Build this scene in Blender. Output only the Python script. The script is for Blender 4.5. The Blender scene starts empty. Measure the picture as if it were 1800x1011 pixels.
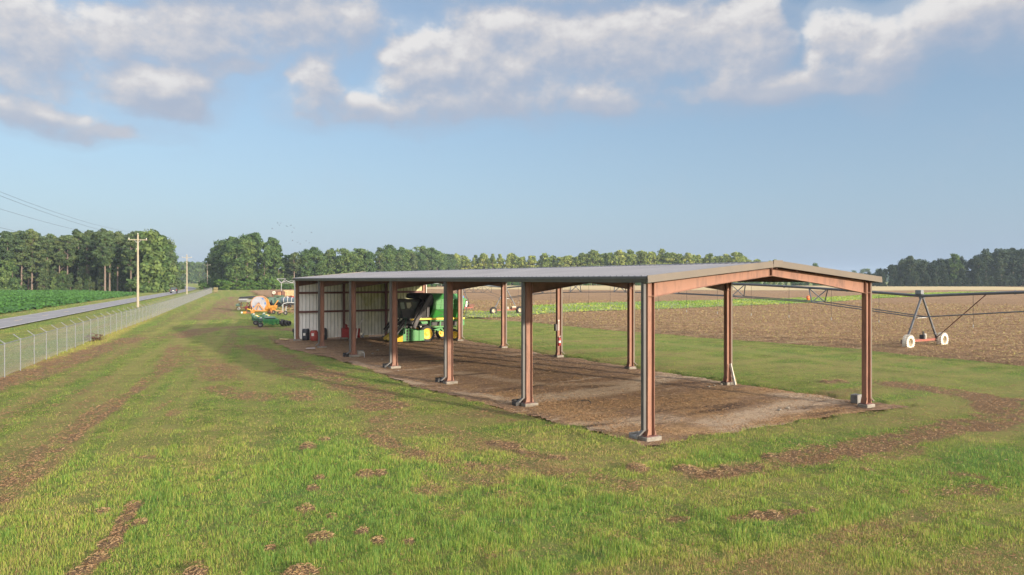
import bpy, math, random
import numpy as np
from mathutils import Vector, Matrix
random.seed(7)
RNG = np.random.default_rng(11)
C = bpy.context.scene.collection
F, CX, HY, CAMZ = 1260.0, 900.0, 491.2, 5.0          # camera of the photograph (1800 px wide)
TH = math.radians(31.09)
OX, OY, BAY, WID = 4.38, 22.9, 7.22, 11.54            # shed corner, bay, width
LEN = 6 * BAY
rx, ry = math.cos(TH), math.sin(TH)                   # shed local x (across)
ax, ay = -math.sin(TH), math.cos(TH)                  # shed local y (along)

def at(px, py, z=0.0):
    d = (CAMZ - z) * F / (py - HY)
    return Vector(((px - CX) / F * d, d, z))
def pt(px, py, d):
    return Vector(((px - CX) / F * d, d, CAMZ - (py - HY) / F * d))
def shed(x, y, z=0.0):
    return Vector((OX + rx * x + ax * y, OY + ry * x + ay * y, z))
def on_shed(px, py, yb):
    t = (px - CX) / F
    ox, oy = OX + ax * yb, OY + ay * yb
    x = (t * oy - ox) / (rx - t * ry)
    d = oy + ry * x
    return x, CAMZ - (py - HY) / F * d

# ---------------------------------------------------------------- numpy noise
def _h(ix, iy, s):
    n = (ix * 374761393 + iy * 668265263 + s * 982451653) & 0xffffffff
    n = ((n ^ (n >> 13)) * 1274126177) & 0xffffffff
    return ((n ^ (n >> 16)) & 0xffff) / 65535.0
def vn(x, y, s=0):
    x = np.asarray(x, float); y = np.asarray(y, float)
    ix = np.floor(x).astype(np.int64); iy = np.floor(y).astype(np.int64)
    fx = x - ix; fy = y - iy
    fx = fx * fx * (3 - 2 * fx); fy = fy * fy * (3 - 2 * fy)
    a = _h(ix, iy, s); b = _h(ix + 1, iy, s); c = _h(ix, iy + 1, s); d = _h(ix + 1, iy + 1, s)
    return (a * (1 - fx) + b * fx) * (1 - fy) + (c * (1 - fx) + d * fx) * fy
def fbm(x, y, s=0, o=4):
    t = 0; a = .5; k = 1.0
    for i in range(o):
        t = t + a * vn(x * k, y * k, s + i * 17); a *= .5; k *= 2.03
    return t / (1 - .5 ** o)
def sstep(a, b, x):
    t = np.clip((x - a) / (b - a), 0, 1)
    return t * t * (3 - 2 * t)

# ---------------------------------------------------------------- mesh builder
def frame_to(p, axis, up=Vector((0, 0, 1))):
    z = Vector(axis).normalized()
    if abs(z.dot(up)) > .97: up = Vector((1, 0, 0))
    x = up.cross(z).normalized(); y = z.cross(x)
    m = Matrix.Identity(4)
    for i, v in enumerate((x, y, z)):
        m[0][i], m[1][i], m[2][i] = v
    m.translation = Vector(p)
    return m
class MB:
    def __init__(s): s.v = []; s.f = []; s.m = []; s.cur = 0
    def add(s, vs, fs, M=None):
        o = len(s.v)
        for p in vs:
            p = Vector(p)
            s.v.append(tuple(M @ p if M else p))
        for f in fs: s.f.append([i + o for i in f]); s.m.append(s.cur)
        return s
    def box(s, c, d, M=None, rot=None):
        x, y, z = (k / 2 for k in d)
        vs = [Vector((i, j, k)) for k in (-z, z) for j in (-y, y) for i in (-x, x)]
        if rot is not None: vs = [rot @ p for p in vs]
        vs = [p + Vector(c) for p in vs]
        return s.add(vs, [(0, 2, 3, 1), (4, 5, 7, 6), (0, 1, 5, 4), (2, 6, 7, 3), (0, 4, 6, 2), (1, 3, 7, 5)], M)
    def bx(s, x0, x1, y0, y1, z0, z1, M=None):
        return s.box(((x0 + x1) / 2, (y0 + y1) / 2, (z0 + z1) / 2), (x1 - x0, y1 - y0, z1 - z0), M)
    def beam(s, a, b, w, h, up=Vector((0, 0, 1))):
        a = Vector(a); b = Vector(b); L = (b - a).length
        M = frame_to(a, b - a, up)
        return s.bx(-w / 2, w / 2, -h / 2, h / 2, 0, L, M)
    def tube(s, a, b, r, n=8, r2=None, cap=True):
        a = Vector(a); b = Vector(b); r2 = r if r2 is None else r2
        M = frame_to(a, b - a); L = (b - a).length
        return s.lathe([(r, 0), (r2, L)], M, n, cap)
    def path(s, pts, r, n=6):
        pts = [Vector(p) for p in pts]; o = len(s.v); rr = r if hasattr(r, '__len__') else [r] * len(pts)
        for i, p in enumerate(pts):
            d = pts[min(i + 1, len(pts) - 1)] - pts[max(i - 1, 0)]
            M = frame_to(p, d)
            for k in range(n):
                a = 2 * math.pi * k / n
                s.v.append(tuple(M @ Vector((rr[i] * math.cos(a), rr[i] * math.sin(a), 0))))
        for i in range(len(pts) - 1):
            for k in range(n):
                s.f.append([o + i * n + k, o + i * n + (k + 1) % n, o + (i + 1) * n + (k + 1) % n, o + (i + 1) * n + k]); s.m.append(s.cur)
        s.f.append([o + k for k in range(n)][::-1]); s.m.append(s.cur)
        s.f.append([o + (len(pts) - 1) * n + k for k in range(n)]); s.m.append(s.cur)
        return s
    def lathe(s, prof, M=None, n=16, cap=True, closed=False):
        vs = []; fs = []
        for r, h in prof:
            for k in range(n):
                a = 2 * math.pi * k / n
                vs.append((r * math.cos(a), r * math.sin(a), h))
        m = len(prof)
        for i in range(m if closed else m - 1):
            j = (i + 1) % m
            for k in range(n):
                fs.append((i * n + k, i * n + (k + 1) % n, j * n + (k + 1) % n, j * n + k))
        if cap and not closed:
            if prof[0][0] > 1e-6: fs.append(tuple(range(n))[::-1])
            if prof[-1][0] > 1e-6: fs.append(tuple((m - 1) * n + k for k in range(n)))
        return s.add(vs, fs, M)
    def prism(s, poly, vec, M=None):
        n = len(poly); vec = Vector(vec)
        vs = [Vector(p) for p in poly] + [Vector(p) + vec for p in poly]
        fs = [tuple(range(n))[::-1], tuple(range(n, 2 * n))] + [(i, (i + 1) % n, n + (i + 1) % n, n + i) for i in range(n)]
        return s.add(vs, fs, M)
    def loft(s, polys, M=None):
        n = len(polys[0]); vs = [p for q in polys for p in q]; fs = [tuple(range(n))[::-1], tuple(range((len(polys) - 1) * n, len(polys) * n))]
        for j in range(len(polys) - 1):
            fs += [(j * n + i, j * n + (i + 1) % n, (j + 1) * n + (i + 1) % n, (j + 1) * n + i) for i in range(n)]
        return s.add(vs, fs, M)
    def torus(s, R, r, M, n=24, k=8):
        return s.lathe([(R + r * math.cos(2 * math.pi * i / k), r * math.sin(2 * math.pi * i / k)) for i in range(k)], M, n, False, True)
    def mesh(s, name, mats, smooth=False):
        me = bpy.data.meshes.new(name)
        me.from_pydata(s.v, [], s.f)
        for m in (mats if isinstance(mats, (list, tuple)) else [mats]): me.materials.append(m)
        if any(s.m): me.polygons.foreach_set('material_index', s.m)
        import bmesh
        bm = bmesh.new(); bm.from_mesh(me); bmesh.ops.recalc_face_normals(bm, faces=bm.faces); bm.to_mesh(me); bm.free()
        if smooth:
            me.polygons.foreach_set('use_smooth', [True] * len(me.polygons))
            try: me.set_sharp_from_angle(angle=math.radians(38))
            except Exception: pass
        me.update()
        return me
    def obj(s, name, mats, parent=None, smooth=False, bevel=0):
        o = bpy.data.objects.new(name, s.mesh(name, mats, smooth)); C.objects.link(o)
        if parent: o.parent = parent
        if bevel:
            b = o.modifiers.new('bevel', 'BEVEL'); b.width = bevel; b.segments = 2; b.limit_method = 'ANGLE'
        return o
def tag(o, label=None, cat=None, group=None, kind=None):
    if label: o['label'] = label
    if cat: o['category'] = cat
    if group: o['group'] = group
    if kind: o['kind'] = kind
    return o
def thing(name, label, cat, loc=(0, 0, 0), rz=0.0, group=None):
    o = bpy.data.objects.new(name, None); C.objects.link(o)
    o.empty_display_size = .3
    o.location = loc; o.rotation_euler = (0, 0, rz)
    return tag(o, label, cat, group)
def np_mesh(name, verts, faces_n, loops, mats, attrs=None, smooth=False):
    """verts (N,3); faces_n array of corner counts; loops flat index array"""
    me = bpy.data.meshes.new(name)
    me.vertices.add(len(verts)); me.vertices.foreach_set('co', np.asarray(verts, np.float32).ravel())
    me.loops.add(len(loops)); me.loops.foreach_set('vertex_index', np.asarray(loops, np.int32))
    me.polygons.add(len(faces_n))
    st = np.concatenate([[0], np.cumsum(faces_n)[:-1]]).astype(np.int32)
    me.polygons.foreach_set('loop_start', st)
    try: me.polygons.foreach_set('loop_total', np.asarray(faces_n, np.int32))
    except Exception: pass
    for m in (mats if isinstance(mats, (list, tuple)) else [mats]): me.materials.append(m)
    for k, a in (attrs or {}).items():
        at_ = me.attributes.new(k, 'FLOAT', 'POINT'); at_.data.foreach_set('value', np.asarray(a, np.float32))
    if smooth: me.polygons.foreach_set('use_smooth', np.ones(len(faces_n), bool))
    me.update(calc_edges=True)
    return me
def link(name, me, parent=None):
    o = bpy.data.objects.new(name, me); C.objects.link(o)
    if parent: o.parent = parent
    return o
def copy_tree(o, parent=None):
    c = o.copy(); C.objects.link(c)
    if parent: c.parent = parent
    for ch in o.children: copy_tree(ch, c)
    return c

# ---------------------------------------------------------------- materials
class NT:
    def __init__(s, nt): s.nt = nt; s.n = nt.nodes; s.l = nt.links
    def add(s, t, **kw):
        n = s.n.new(t)
        for k, v in kw.items():
            if k == 'ins':
                for i, x in v.items():
                    if hasattr(x, 'is_linked') or hasattr(x, 'links'): s.l.new(x, n.inputs[i])
                    else: n.inputs[i].default_value = x
            else: setattr(n, k, v)
        return n
    def math(s, op, a, b=0.0, c=None, clamp=False):
        d = {0: a, 1: b}
        if c is not None: d[2] = c
        return s.add('ShaderNodeMath', operation=op, use_clamp=clamp, ins=d).outputs[0]
    def mix(s, f, a, b):
        n = s.add('ShaderNodeMix', data_type='RGBA')
        for i, x in ((0, f), (6, a), (7, b)):
            if hasattr(x, 'links'): s.l.new(x, n.inputs[i])
            else: n.inputs[i].default_value = x if i == 0 else (*x[:3], 1)
        return n.outputs[2]
    def noise(s, vec, scale, detail=4, rough=.55, **kw):
        return s.add('ShaderNodeTexNoise', ins={'Vector': vec, 'Scale': scale, 'Detail': detail, 'Roughness': rough}, **kw).outputs[0]
    def ramp(s, f, stops):
        n = s.add('ShaderNodeValToRGB', ins={0: f}); cr = n.color_ramp
        while len(cr.elements) < len(stops): cr.elements.new(.5)
        for e, (p, c) in zip(cr.elements, stops): e.position = p; e.color = (*c[:3], 1) if hasattr(c, '__len__') else (c, c, c, 1)
        return n.outputs[0]
    def attr(s, name): return s.add('ShaderNodeAttribute', attribute_name=name).outputs['Fac']
def new_mat(name):
    m = bpy.data.materials.new(name); m.use_nodes = True
    t = NT(m.node_tree); t.n.clear()
    out = t.add('ShaderNodeOutputMaterial'); p = t.add('ShaderNodeBsdfPrincipled')
    t.l.new(p.outputs[0], out.inputs[0])
    return m, t, p, out
def pmat(name, c1, c2=None, scale=3.0, rough=.6, metal=0.0, bump=0.0, bscale=20.0, lo=.35, hi=.65, stretch=None, spec=None):
    m, t, p, out = new_mat(name)
    c2 = c2 or tuple(k * .72 for k in c1)
    v = t.add('ShaderNodeTexCoord').outputs['Object']
    if stretch: v = t.add('ShaderNodeMapping', ins={0: v, 3: stretch}).outputs[0]
    n = t.noise(v, scale, 5, .6)
    col = t.mix(t.math('MULTIPLY', t.math('SUBTRACT', n, lo), 1 / (hi - lo), clamp=True), c1, c2)
    t.l.new(col, p.inputs['Base Color'])
    p.inputs['Metallic'].default_value = metal
    if spec is not None: p.inputs['Specular IOR Level'].default_value = spec
    n2 = t.noise(v, scale * 4, 3)
    t.l.new(t.math('MULTIPLY_ADD', n2, .3, rough - .15), p.inputs['Roughness'])
    if bump:
        b = t.add('ShaderNodeBump', ins={'Height': t.noise(v, bscale, 4), 'Strength': bump, 'Distance': .05})
        t.l.new(b.outputs[0], p.inputs['Normal'])
    return m
M = {}
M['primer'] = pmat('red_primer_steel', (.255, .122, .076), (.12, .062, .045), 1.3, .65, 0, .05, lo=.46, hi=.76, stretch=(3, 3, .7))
M['primer_inner'] = pmat('shaded_primer_steel', (.19, .09, .06), (.13, .062, .044), 2.4, .65)  # same primer darkened: roof shade put into the inner rafters' colour
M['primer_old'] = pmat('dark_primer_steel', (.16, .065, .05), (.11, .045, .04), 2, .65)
M['trim'] = pmat('bronze_trim_metal', (.135, .105, .075), (.11, .088, .066), 1.2, .5)
M['trim_dark'] = pmat('slate_trim_metal', (.10, .092, .083), (.08, .075, .07), 1.2, .5)
M['conc'] = pmat('rough_concrete', (.27, .24, .195), (.16, .14, .11), 3, .9, 0, .5, 25)
M['cmu'] = pmat('grey_concrete_block', (.23, .22, .20), (.16, .155, .14), 5, .95, 0, .5, 40)
M['black'] = pmat('black_rubber', (.022, .021, .022), (.035, .032, .03), 5, .8)
M['blackmetal'] = pmat('black_painted_metal', (.018, .018, .02), (.03, .028, .027), 3, .55)
M['duct'] = pmat('dark_grey_duct', (.075, .066, .064), (.05, .045, .045), 3, .6)
M['jgreen'] = pmat('green_machine_paint', (.03, .20, .03), (.05, .175, .045), 1.7, .45, lo=.48, hi=.75)
M['lgreen'] = pmat('sun_faded_green_paint', (.06, .25, .062), (.085, .22, .08), 2.2, .55, lo=.45, hi=.75)
M['dgreen'] = pmat('weathered_dark_green_paint', (.02, .115, .05), (.03, .085, .045), 3, .6)
M['ggreen'] = pmat('grey_green_old_paint', (.11, .17, .13), (.075, .115, .09), 2, .7)
M['yellow'] = pmat('yellow_machine_paint', (.68, .46, .02), (.50, .35, .06), 2.5, .5, lo=.45, hi=.75)
M['orange'] = pmat('orange_machine_paint', (.56, .23, .03), (.42, .17, .035), 2, .6)
M['rust'] = pmat('rusty_steel', (.19, .085, .05), (.11, .05, .035), 4, .85, 0, .3)
M['redpaint'] = pmat('red_tank_paint', (.36, .022, .022), (.27, .018, .02), 2, .45)
M['redplastic'] = pmat('faded_red_plastic', (.34, .055, .04), (.27, .04, .03), 2, .55)
M['darkplastic'] = pmat('blue_black_plastic', (.022, .027, .036), (.03, .034, .04), 2, .5)
M['white'] = pmat('off_white_paint', (.72, .69, .62), (.60, .56, .49), 3, .6)
M['tyrewhite'] = pmat('chalky_white_tyre', (.70, .64, .53), (.52, .45, .35), 5, .8)
M['cream'] = pmat('cream_rim_paint', (.50, .42, .28), (.40, .33, .22), 4, .6)
M['post'] = pmat('dull_fence_steel', (.20, .21, .215), (.14, .145, .15), 4, .6, .1)
M['galv'] = pmat('galvanised_steel', (.40, .40, .39), (.29, .29, .29), 4, .55, .15)
M['pipe'] = pmat('dull_galvanised_pipe', (.085, .09, .10), (.12, .12, .125), 2, .55, .2)
M['red_oxide'] = pmat('red_oxide_beam', (.30, .085, .05), (.22, .07, .05), 3, .7)
M['wood'] = pmat('weathered_pole_wood', (.36, .31, .22), (.27, .23, .16), 2, .85, 0, .3, 12, stretch=(6, 6, .5))
M['board'] = pmat('sawn_board', (.48, .37, .22), (.38, .28, .16), 3, .8)
M['straww'] = pmat('pale_timber', (.58, .45, .23), (.45, .33, .16), 2, .8)
M['blue'] = pmat('blue_sign_paint', (.05, .16, .42), (.045, .14, .36), 3, .5)
M['slate'] = pmat('slate_blue_tank', (.07, .095, .12), (.05, .07, .09), 2, .55)
M['glass'] = pmat('dark_cab_glass', (.025, .04, .038), (.04, .055, .05), 2, .15)
M['reel'] = pmat('pale_reel_sheet', (.32, .315, .34), (.25, .245, .27), 1.5, .6)
M['peach'] = pmat('sun_bleached_orange_paint', (.46, .25, .13), (.38, .20, .10), 3, .65)
M['wire'] = pmat('grey_wire', (.10, .105, .115), (.13, .13, .14), 3, .6, .3)
# ================================================================ GROUND MASKS
FD = Vector((-.346, .938)).normalized()                # direction of fence and road
FN = Vector((-FD.y, FD.x))                             # to the left of it (away from the shed)
FP = at(8.2, 662); FE = at(373, 514.4)
FPTS = [FP - Vector((FD.x, FD.y, 0)) * 12, FP, at(154.4, 601), at(266.7, 559), FE]
def W(pts): return np.array([[at(x, y).x, at(x, y).y] for x, y in pts])
def seg_dist(x, y, P):
    best = np.full(x.shape, 1e9); tt = np.zeros(x.shape)
    for i in range(len(P) - 1):
        a, b = P[i], P[i + 1]; d = b - a; L2 = max(d @ d, 1e-9)
        t = np.clip(((x - a[0]) * d[0] + (y - a[1]) * d[1]) / L2, 0, 1)
        best = np.minimum(best, np.hypot(x - a[0] - t * d[0], y - a[1] - t * d[1]))
    return best
def inside(x, y, P):
    c = np.zeros(x.shape, bool); n = len(P)
    for i in range(n):
        x1, y1 = P[i]; x2, y2 = P[(i + 1) % n]
        if y1 == y2: continue
        k = ((y1 > y) != (y2 > y)) & (x < (x2 - x1) * (y - y1) / (y2 - y1) + x1)
        c ^= k
    return c
# bands of dead cuttings and worn soil on the lawn: (points in the photo, half width m, strength)
BANDS = [
 ([(-60, 690), (0, 673), (60, 655), (120, 634), (180, 612), (235, 593)], 1.15, 1.2),
 ([(235, 593), (300, 560), (350, 530)], .7, .45),
 ([(362, 560), (385, 545), (402, 532), (415, 522)], 3.0, .75),
 ([(300, 592), (335, 584), (370, 577), (420, 573), (520, 579)], 1.6, .95),
 ([(520, 600), (470, 592), (410, 590)], 1.2, .5),
 ([(306, 606), (295, 625), (283, 653)], .5, .7), ([(283, 653), (250, 680), (205, 700), (160, 722), (104, 768), (20, 840), (-60, 900)], .26, .62),
 ([(330, 610), (325, 640), (380, 650)], .9, .5), ([(311, 640), (350, 632), (389, 648), (389, 664)], 1.2, .6),
 ([(380, 681), (420, 690), (464, 698)], .8, .65), ([(410, 575), (405, 600), (390, 620)], .5, .6),
 ([(428, 606), (478, 620), (519, 637), (575, 660), (644, 687), (672, 712)], 1.0, .85),
 ([(500, 650), (520, 660)], 1.0, .6), ([(515, 690), (535, 697)], .7, .7), ([(672, 735), (700, 725)], .6, .5),
 ([(655, 757), (694, 784), (778, 804), (800, 812), (870, 822)], .42, .62), ([(700, 745), (800, 760), (860, 790)], .8, .35),
 ([(862, 776), (890, 780), (935, 797)], .32, .95), ([(958, 800), (985, 803)], .2, .9),
 ([(810, 822), (870, 850), (910, 880)], .35, .4), ([(935, 812), (1010, 835), (1100, 850)], .5, .4),
 ([(1560, 672), (1600, 677), (1644, 684), (1711, 691), (1755, 707), (1762, 722), (1735, 738), (1689, 747)], .78, 1.35),
 ([(1689, 747), (1600, 764), (1533, 776), (1467, 791), (1405, 806)], .66, 1.35),
 ([(1405, 806), (1330, 822), (1240, 833)], .45, .8), ([(1440, 800), (1520, 800), (1600, 785)], .5, .5),
 ([(1780, 700), (1830, 702)], .5, .8), ([(1790, 725), (1770, 722)], .4, .7),
 ([(1660, 860), (1710, 862), (1740, 855)], .35, .6), ([(1690, 830), (1720, 835)], .3, .6),
 ([(130, 1008), (170, 979), (194, 951), (222, 910), (240, 880)], .14, .95),
 ([(100, 790), (150, 750), (200, 715), (240, 680), (260, 660)], .22, .7),
 ([(0, 880), (40, 850), (90, 810)], .2, .5), ([(270, 720), (300, 700), (330, 690)], .2, .4),
 ([(230, 800), (270, 800)], .12, .6), ([(295, 730), (310, 720)], .25, .6),
 ([(1290, 910), (1361, 904), (1395, 898)], .22, .9), ([(1170, 912), (1200, 907)], .15, .7),
 ([(1050, 930), (1110, 940)], .3, .35), ([(200, 620), (260, 600), (330, 570)], .8, .4),
 ([(60, 720), (120, 700), (190, 660)], .35, .4), ([(-40, 760), (60, 700), (140, 655), (240, 612)], .5, .35),
]
MOUNDS = [(170, 979, .2), (194, 951, .22), (222, 910, .18), (243, 917, .16), (236, 886, .16), (180, 898, .16), (139, 1003, .2), (344, 1004, .22), (472, 960, .12),
 (536, 890, .22), (564, 942, .27), (583, 904, .12), (636, 931, .15), (664, 948, .16), (522, 1003, .25), (547, 1003, .15), (719, 951, .12), (641, 830, .28), (668, 828, .2), (550, 854, .15), (541, 782, .25), (570, 770, .2), (560, 836, .15),
 (1119, 821, .33), (1205, 823, .33), (1225, 826, .22), (1258, 827, .22), (1275, 820, .18), (1355, 801, .25), (1375, 800, .18), (1361, 904, .22), (1430, 895, .12), (1524, 824, .15), (1455, 671, .4), (1475, 670, .4), (875, 779, .2), (917, 792, .2), (975, 803, .15), (1330, 905, .18), (1590, 866, .12)]
LUSH = [([(560, 800), (700, 850), (900, 900)], 3.0, .8), ([(620, 650), (560, 625), (500, 605)], 1.5, .5), ([(1280, 790), (1400, 750), (1600, 690)], 1.6, .7), ([(1750, 800), (1800, 830)], 1.6, .9), ([(1330, 930), (1480, 960)], .9, .8), ([(1100, 600), (1300, 612), (1600, 640), (1800, 660)], 1.6, .6), ([(250, 850), (330, 900)], 1.5, .5), ([(880, 585), (1000, 610)], 2., .4)]
OLIVE = [([(845, 604), (960, 617), (1100, 613), (1235, 626)], 1.1, 1.0), ([(1150, 601), (1350, 619), (1560, 645), (1820, 672)], .9, .9), ([(1180, 634), (1400, 640), (1560, 655), (1800, 690)], 1.0, .9), ([(890, 592), (1000, 598), (1130, 604)], 1.2, .8), ([(1560, 628), (1700, 652), (1850, 668)], .8, .8), ([(950, 628), (1060, 632), (1200, 646)], .9, .7), ([(-40, 815), (0, 786), (120, 712), (230, 643), (330, 583), (400, 540), (425, 522)], .42, .85), ([(-20, 850), (60, 790), (160, 722), (262, 645), (345, 590), (410, 548)], .32, .7), ([(20, 1000), (100, 905), (205, 790), (280, 712), (340, 645), (390, 590), (420, 555)], .4, .8), ([(120, 1011), (220, 860), (300, 745), (352, 668), (400, 605)], .35, .75), ([(-20, 735), (100, 672), (200, 622), (300, 570), (360, 538)], .5, .6),
 ([(400, 1011), (430, 850), (450, 740), (455, 660), (440, 600)], .5, .5), ([(480, 620), (600, 680), (760, 740), (900, 790)], .5, .5), ([(560, 690), (700, 750), (820, 830)], .5, .5), ([(60, 960), (104, 924), (156, 875), (208, 823), (260, 730)], .35, .8), ([(-30, 810), (60, 780), (150, 690)], .5, .5), ([(1100, 640), (1300, 640), (1800, 680)], 3, .4), ([(430, 640), (560, 700), (700, 780)], 1.2, .35), ([(1000, 780), (1150, 850), (1400, 850)], 1.6, .5), ([(1560, 700), (1680, 690)], 1.5, .3)]
YEL = [([(20, 660), (60, 645), (110, 622), (160, 605), (230, 572), (300, 540)], .8, 1.0)]
def bandmask(x, y, L):
    m = np.zeros(x.shape)
    wx = x + (fbm(x * .9, y * .9, 3) - .5) * 1.0; wy = y + (fbm(x * .9, y * .9, 9) - .5) * 1.0
    for pts, w, s in L:
        P = W(pts); lo = P.min(0) - 3 * w - 1; hi = P.max(0) + 3 * w + 1
        k = (x > lo[0]) & (x < hi[0]) & (y > lo[1]) & (y < hi[1])
        if not k.any(): continue
        f = min(1.0, w / 1.0)
        d = seg_dist(x[k] * (1 - f) + wx[k] * f, y[k] * (1 - f) + wy[k] * f, P)
        m[k] = np.maximum(m[k], s * (1 - sstep(.45 * w, 1.5 * w, d)))
    return m
MPOS = [(at(px, py), r) for px, py, r in MOUNDS]
def mound_h(x, y):
    h = np.zeros(x.shape); b = np.zeros(x.shape)
    for p, r in MPOS:
        k = (np.abs(x - p.x) < 3 * r) & (np.abs(y - p.y) < 3 * r)
        if not k.any(): continue
        n = fbm(x[k] * 4 / r * .3, y[k] * 4 / r * .3, 5)
        d = np.hypot(x[k] - p.x, (y[k] - p.y) * .8) / r * (.65 + .7 * n)
        q = np.clip(1 - d * d, 0, 1)
        h[k] = np.maximum(h[k], q * min(.11, r * .38)); b[k] = np.maximum(b[k], 1 - sstep(.75, 1.25, d))
    return h, b
PADP = [shed(*p) for p in ((-.75, -.55), (3, -.85), (7, -.55), (11.2, -.9), (12.9, -.7), (12.6, 2), (12.15, 8), (12.2, 16), (12.0, 26), (12.4, 36), (13.5, 44), (9, 47), (0, 46), (-1.7, 45), (-2.2, 42), (-2.4, 36), (-1.7, 29), (-1.6, 22), (-2.0, 15), (-1.5, 8), (-1.1, 3))]
PADN = np.array([[p.x, p.y] for p in PADP])
def pad_mask(x, y):
    k = (x > PADN[:, 0].min() - 3) & (x < PADN[:, 0].max() + 3) & (y > PADN[:, 1].min() - 3) & (y < PADN[:, 1].max() + 3)
    m = np.zeros(x.shape)
    xx, yy = x[k], y[k]
    d = seg_dist(xx, yy, np.vstack([PADN, PADN[:1]])); s = np.where(inside(xx, yy, PADN), d, -d)
    s = s + (fbm(xx * .8, yy * .8, 21) - .5) * 1.3 + (fbm(xx * 3, yy * 3, 22) - .5) * .4
    m[k] = sstep(-.18, .18, s)
    return m
def masks(x, y):
    """brown, height of mounds, pad, lush, olive"""
    ca, sa = FD.x, FD.y
    u = x * ca + y * sa; v = -x * sa + y * ca
    streakF = fbm(u * .045, v * .95, 31, 5); streakR = fbm((x * rx + y * ry) * .07, (x * ax + y * ay) * .95, 41, 5)
    wl = sstep(2, -8, x + .35 * y - 6)
    streak = streakF * wl + streakR * (1 - wl)
    det = fbm(x * 2.2, y * 2.2, 51, 5)
    b = bandmask(x, y, BANDS)
    br = np.clip(b * (.30 + 1.1 * sstep(.30, .68, det * .6 + .4 * fbm(x * 6, y * 6, 53, 3) + (streak - .5) * .35)), 0, 1)
    far = sstep(6, 16, np.hypot(x, y))
    gen = sstep(.54, .82, streak * .65 + det * .35) * .7 * far
    big = fbm(x * .12, y * .12, 61)
    br = np.maximum(br, gen * (.35 + .65 * sstep(.35, .6, big)))
    h, mb = mound_h(x, y)
    br = np.maximum(br, mb)
    lush = bandmask(x, y, LUSH) + (streak - .5) * -2.3; ol = bandmask(x, y, OLIVE) + .9 * sstep(.46, .70, streak)
    return br, h, pad_mask(x, y), np.clip(lush + sstep(.5, .7, big) * .4 + (fbm(x * .5, y * .5, 71) - .5) * 1.3 + (fbm(x * 1.7, y * 1.7, 73) - .5) * .7, -.5, 1.4), np.clip(ol, 0, 1), bandmask(x, y, YEL)
def relief(x, y):
    return (fbm(x * .35, y * .35, 81, 3) - .5) * .10 + (fbm(x * 1.6, y * 1.6, 83, 3) - .5) * .05

# ---------------------------------------------------------------- ground sheet (one disc to the horizon)
def ring_angles():
    a = np.concatenate([np.linspace(-50, 50, 620), np.linspace(50.5, 309.5, 260)])
    return np.radians(np.sort(a))
TA = ring_angles()
RR = np.concatenate([[.6, 1.5, 3, 5], np.exp(np.linspace(math.log(6.5), math.log(120), 330)), np.exp(np.linspace(math.log(126), math.log(1900), 40))])
gx = (RR[:, None] * np.sin(TA)[None]).ravel(); gy = (RR[:, None] * np.cos(TA)[None]).ravel()
br, mh, pm, lu, ol, ye = masks(gx, gy)
fade = 1 - sstep(60, 160, np.hypot(gx, gy))
gz = relief(gx, gy) * fade * (1 - pm * .8) - .03 * (1 - fade) + mh - .12 * pm - .06
nT = len(TA); nR = len(RR)
i = np.arange(nR - 1)[:, None]; j = np.arange(nT)[None]; j2 = (j + 1) % nT
q = np.stack([i * nT + j, i * nT + j2 + 0 * i, (i + 1) * nT + j2, (i + 1) * nT + j], -1).reshape(-1)[...]
q = q.reshape(-1, 4)[:, ::-1]
verts = np.stack([gx, gy, gz], 1)
cen = len(verts); verts = np.vstack([verts, [[0, 0, gz[0]]]])
tri = np.stack([np.arange(nT), (np.arange(nT) + 1) % nT, np.full(nT, cen)], 1)[:, ::-1]
loops = np.concatenate([q.ravel(), tri.ravel()]); fn = np.concatenate([np.full(len(q), 4), np.full(nT, 3)])
ap = lambda a: np.append(a, a[0])
mg, t, p, out = new_mat('mown_grass_ground')
v = t.add('ShaderNodeTexCoord').outputs['Object']
n1 = t.noise(v, 9, 6, .7); n2 = t.noise(v, .6, 4); n3 = t.noise(v, 45, 4, .75)
grass = t.ramp(t.math('ADD', t.math('MULTIPLY', n1, .55), t.math('MULTIPLY', n2, .45)), [(.37, (.06, .095, .018)), (.5, (.155, .20, .04)), (.62, (.29, .28, .075))])
grass = t.mix(t.math('MULTIPLY', t.attr('lush'), .7, clamp=True), grass, (.11, .19, .04))
grass = t.mix(t.math('MULTIPLY', t.attr('olive'), .6, clamp=True), grass, (.26, .24, .082))
grass = t.mix(t.math('MULTIPLY', t.attr('yel'), .8, clamp=True), grass, (.36, .33, .07))
soil = t.ramp(n3, [(.3, (.10, .062, .035)), (.5, (.20, .13, .074)), (.7, (.32, .22, .125))])
bm_ = t.math('ADD', t.attr('brown'), t.math('MULTIPLY', t.math('SUBTRACT', n1, .5), .9))
bm_ = t.math('MULTIPLY', t.math('SUBTRACT', bm_, .12), 1.25, clamp=True)
thatch = t.ramp(n3, [(.3, (.14, .085, .045)), (.55, (.27, .19, .095)), (.72, (.38, .29, .15))])
n4 = t.noise(v, 2.6, 6, .7)
grass = t.mix(t.math('MULTIPLY', t.math('SUBTRACT', t.math('ADD', t.math('MULTIPLY', n1, .5), t.math('MULTIPLY', n4, .6)), .54), 5.0, clamp=True), grass, thatch)
t.l.new(t.mix(bm_, grass, soil), p.inputs['Base Color'])
p.inputs['Roughness'].default_value = .95; p.inputs['Specular IOR Level'].default_value = .1
b = t.add('ShaderNodeBump', ins={'Height': t.math('ADD', n3, t.math('MULTIPLY', n1, 1.5)), 'Strength': .9, 'Distance': .12}); t.l.new(b.outputs[0], p.inputs['Normal'])
g = link('grass_ground', np_mesh('grass_ground', verts, fn, loops, mg, {'brown': ap(br), 'lush': ap(lu), 'olive': ap(ol), 'yel': ap(ye)}, True))
tag(g, kind='structure')

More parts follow.
